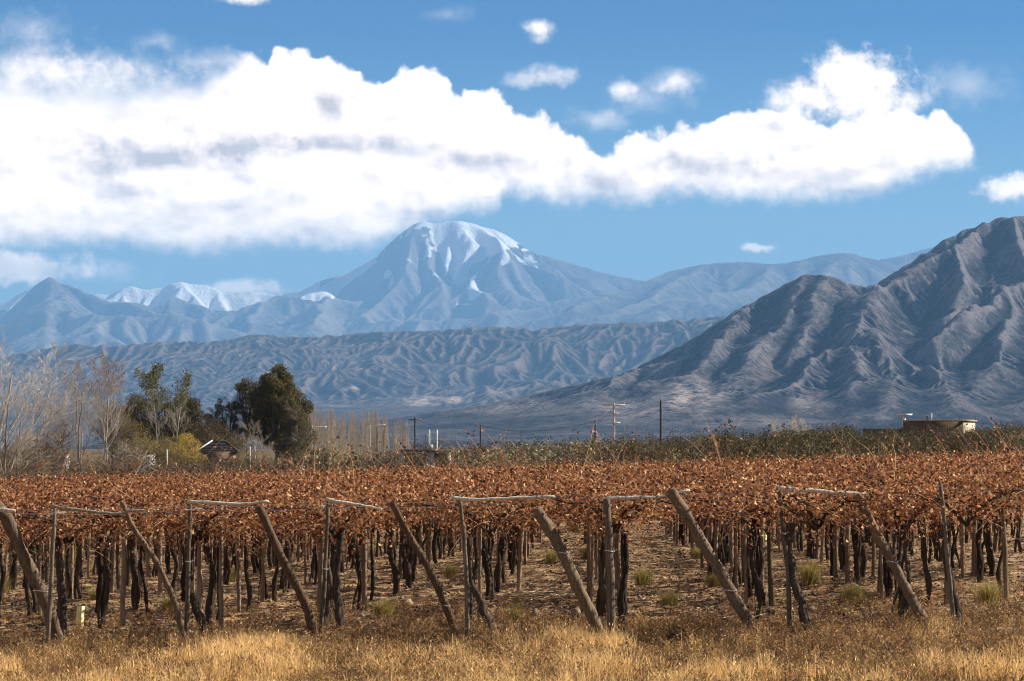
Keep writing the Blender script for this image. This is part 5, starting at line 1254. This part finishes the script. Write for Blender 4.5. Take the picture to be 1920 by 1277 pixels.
N_.put(br.inputs['Color1'], (1.0, 0.95, 0.9, 1)); N_.put(br.inputs['Color2'], (0.75, 0.68, 0.62, 1)); N_.put(br.inputs['Mortar'], (1.25, 1.15, 1.0, 1)); br.inputs['Mortar Size'].default_value = 0.03
kk = N_.step(nz, 0.3, 0.7, 0.7, 1.3)
finish(N_, N_.mix(1.0, N_.mix(1.0, cN, br.outputs[0], 'MULTIPLY'), N_.comb(kk, kk, kk), 'MULTIPLY'), 0.95, br.outputs[1], 0.5, 0.02, spec=0.05)
brickm = m_
brick_house()
def tank():
    Y = 232.0; x = (1695-960)/F*Y; z = float(ground0(x, Y)); o = empty('water_tank', (x, Y, z)); tag(o, 'white T shaped tank stand left of the flat roofed house', 'tank stand')
    h = CAMZ-(779-HOR)/F*Y-z; a = Acc(); a.tube([(0, 0, 0), (0, 0, h)], [0.17, 0.13], 10, WHT); mobj('column', a.mesh('column', M_PAINT, True), o)
    b = Acc(); b.box((0, 0, h+0.06), (0.95, 0.95, 0.14), 0.3, (0.8, 0.79, 0.76), -0.1); b.box((0, 0, h-0.06), (0.4, 0.4, 0.1), 0.3, WHT); mobj('slab', b.mesh('slab', M_PAINT), o)
tank()
def hip_house():
    Y = 400.0; x, y, _ = at(407, 840, Y); zg = float(ground0(x, Y)); ze = CAMZ-(847-HOR)/F*Y; zr = CAMZ-(827-HOR)/F*Y; w = 80/F*Y/2
    o = empty('tiled_house', (x, y, zg)); tag(o, 'small house with a dark hipped tile roof and whitish sunlit hip line among the trees', 'house')
    a = Acc(); a.box((0, 2.5, (ze-zg)/2), (w*1.5, 4.4, ze-zg), 0, (0.20, 0.125, 0.09)); mobj('wall', a.mesh('wall', M_WALL), o)
    e = ze-zg; r = zr-zg; b = Acc()
    v = np.array([(-w, 0, e), (w, 0, e), (w, 5, e), (-w, 5, e), (-w*0.30, 2.2, r), (w*0.30, 2.2, r)])
    b.add(v, [(0, 1, 5, 4), (2, 3, 4, 5)], (0.055, 0.045, 0.042)); b.add(v, [(1, 2, 5), (3, 0, 4)], (0.055, 0.045, 0.042)); b.add(v-(0, 0, 0.08), [(3, 2, 1, 0)], (0.1, 0.08, 0.07))
    for k in range(1, 7):
        t = k/7; b.tube([v[0]*(1-t)+v[4]*t+(0, -0.03, 0.02), v[1]*(1-t)+v[5]*t+(0, -0.03, 0.02)], 0.035, 4, (0.035, 0.03, 0.03))
    mobj('roof', b.mesh('roof', M_WALL), o)
    c = Acc(); c.tube([v[0]+(0, -0.02, 0.05), v[4]+(0, 0, 0.07)], 0.12, 5, (0.65, 0.62, 0.58)); c.tube([v[4]+(0, 0, 0.06), v[5]+(0, 0, 0.06)], 0.07, 5, (0.12, 0.1, 0.09)); c.tube([v[5]+(0, 0, .05), v[1]+(0, 0, .05)], 0.06, 5, (0.12, 0.1, 0.09)); mobj('ridge_tiles', c.mesh('ridge_tiles', M_WALL), o)  # left hip coloured whitish as painted sunlight; the other ridge tiles stay dark
    d = Acc(); d.box((w*0.35, 0.27, e*0.55), (1.1, 0.05, 0.9), 0, (0.05, 0.045, 0.04)); mobj('window', d.mesh('window', M_PAINT), o)
hip_house()
def low_wall(px0, px1, pyt, Y, label, col=WHT, th=0.25):
    x0 = (px0-960)/F*Y; x1 = (px1-960)/F*Y; z = float(ground0((x0+x1)/2, Y)); h = CAMZ-(pyt-HOR)/F*Y-z
    a = Acc(); a.box((0, 0, h/2-0.1), (x1-x0, th, h+0.2), 0.05, col); a.box((0, 0, h+0.03), (x1-x0+0.1, th+0.1, 0.08), 0.05, col)
    o = mobj('garden_wall', a.mesh('garden_wall', M_WALL)); o.location = ((x0+x1)/2, Y, z); tag(o, label, 'wall')
low_wall(268, 290, 854, 378, 'low whitish wall half hidden under the dark green bush')
low_wall(112, 130, 852, 360, 'low whitish wall glimpsed behind the small dark trunked tree')
def sluice():
    Y = 165.0; x0 = (752-960)/F*Y; x1 = (846-960)/F*Y; xm = (807-960)/F*Y; z = float(ground0(xm, Y)); ht = CAMZ-(848-HOR)/F*Y-z
    o = empty('irrigation_sluice', (xm, Y, z)); tag(o, 'old concrete sluice with a dark slab on whitish pillars, just behind the vines', 'sluice')
    a = Acc(); a.box(((x0+x1)/2-xm, 0, ht+0.08), (x1-x0, 1.3, 0.16), 0.0, (0.10, 0.085, 0.07)); mobj('slab', a.mesh('slab', M_WALL), o)
    for px, w in ((755, 0.20), (803, 0.22), (811, 0.22), (842, 0.20)):
        b = Acc(); b.box(((px-960)/F*Y-xm, 0, ht/2-0.1), (w, 1.0, ht+0.18), 0.0, (0.55, 0.47, 0.38)); mobj('pillar', b.mesh('pillar', M_WALL), o)
    for pa, pb in ((758, 800), (814, 839)):
        b = Acc(); b.box((((pa+pb)/2-960)/F*Y-xm, 0.3, ht-0.16), ((pb-pa)/F*Y, 0.2, 0.22), 0.0, (0.48, 0.40, 0.31)); mobj('beam', b.mesh('beam', M_WALL), o)
    c = Acc(); c.box((0, 0, ht+0.30), (0.30, 0.5, 0.28), 0.0, (0.5, 0.42, 0.34)); mobj('gate_head', c.mesh('gate_head', M_WALL), o)
sluice()
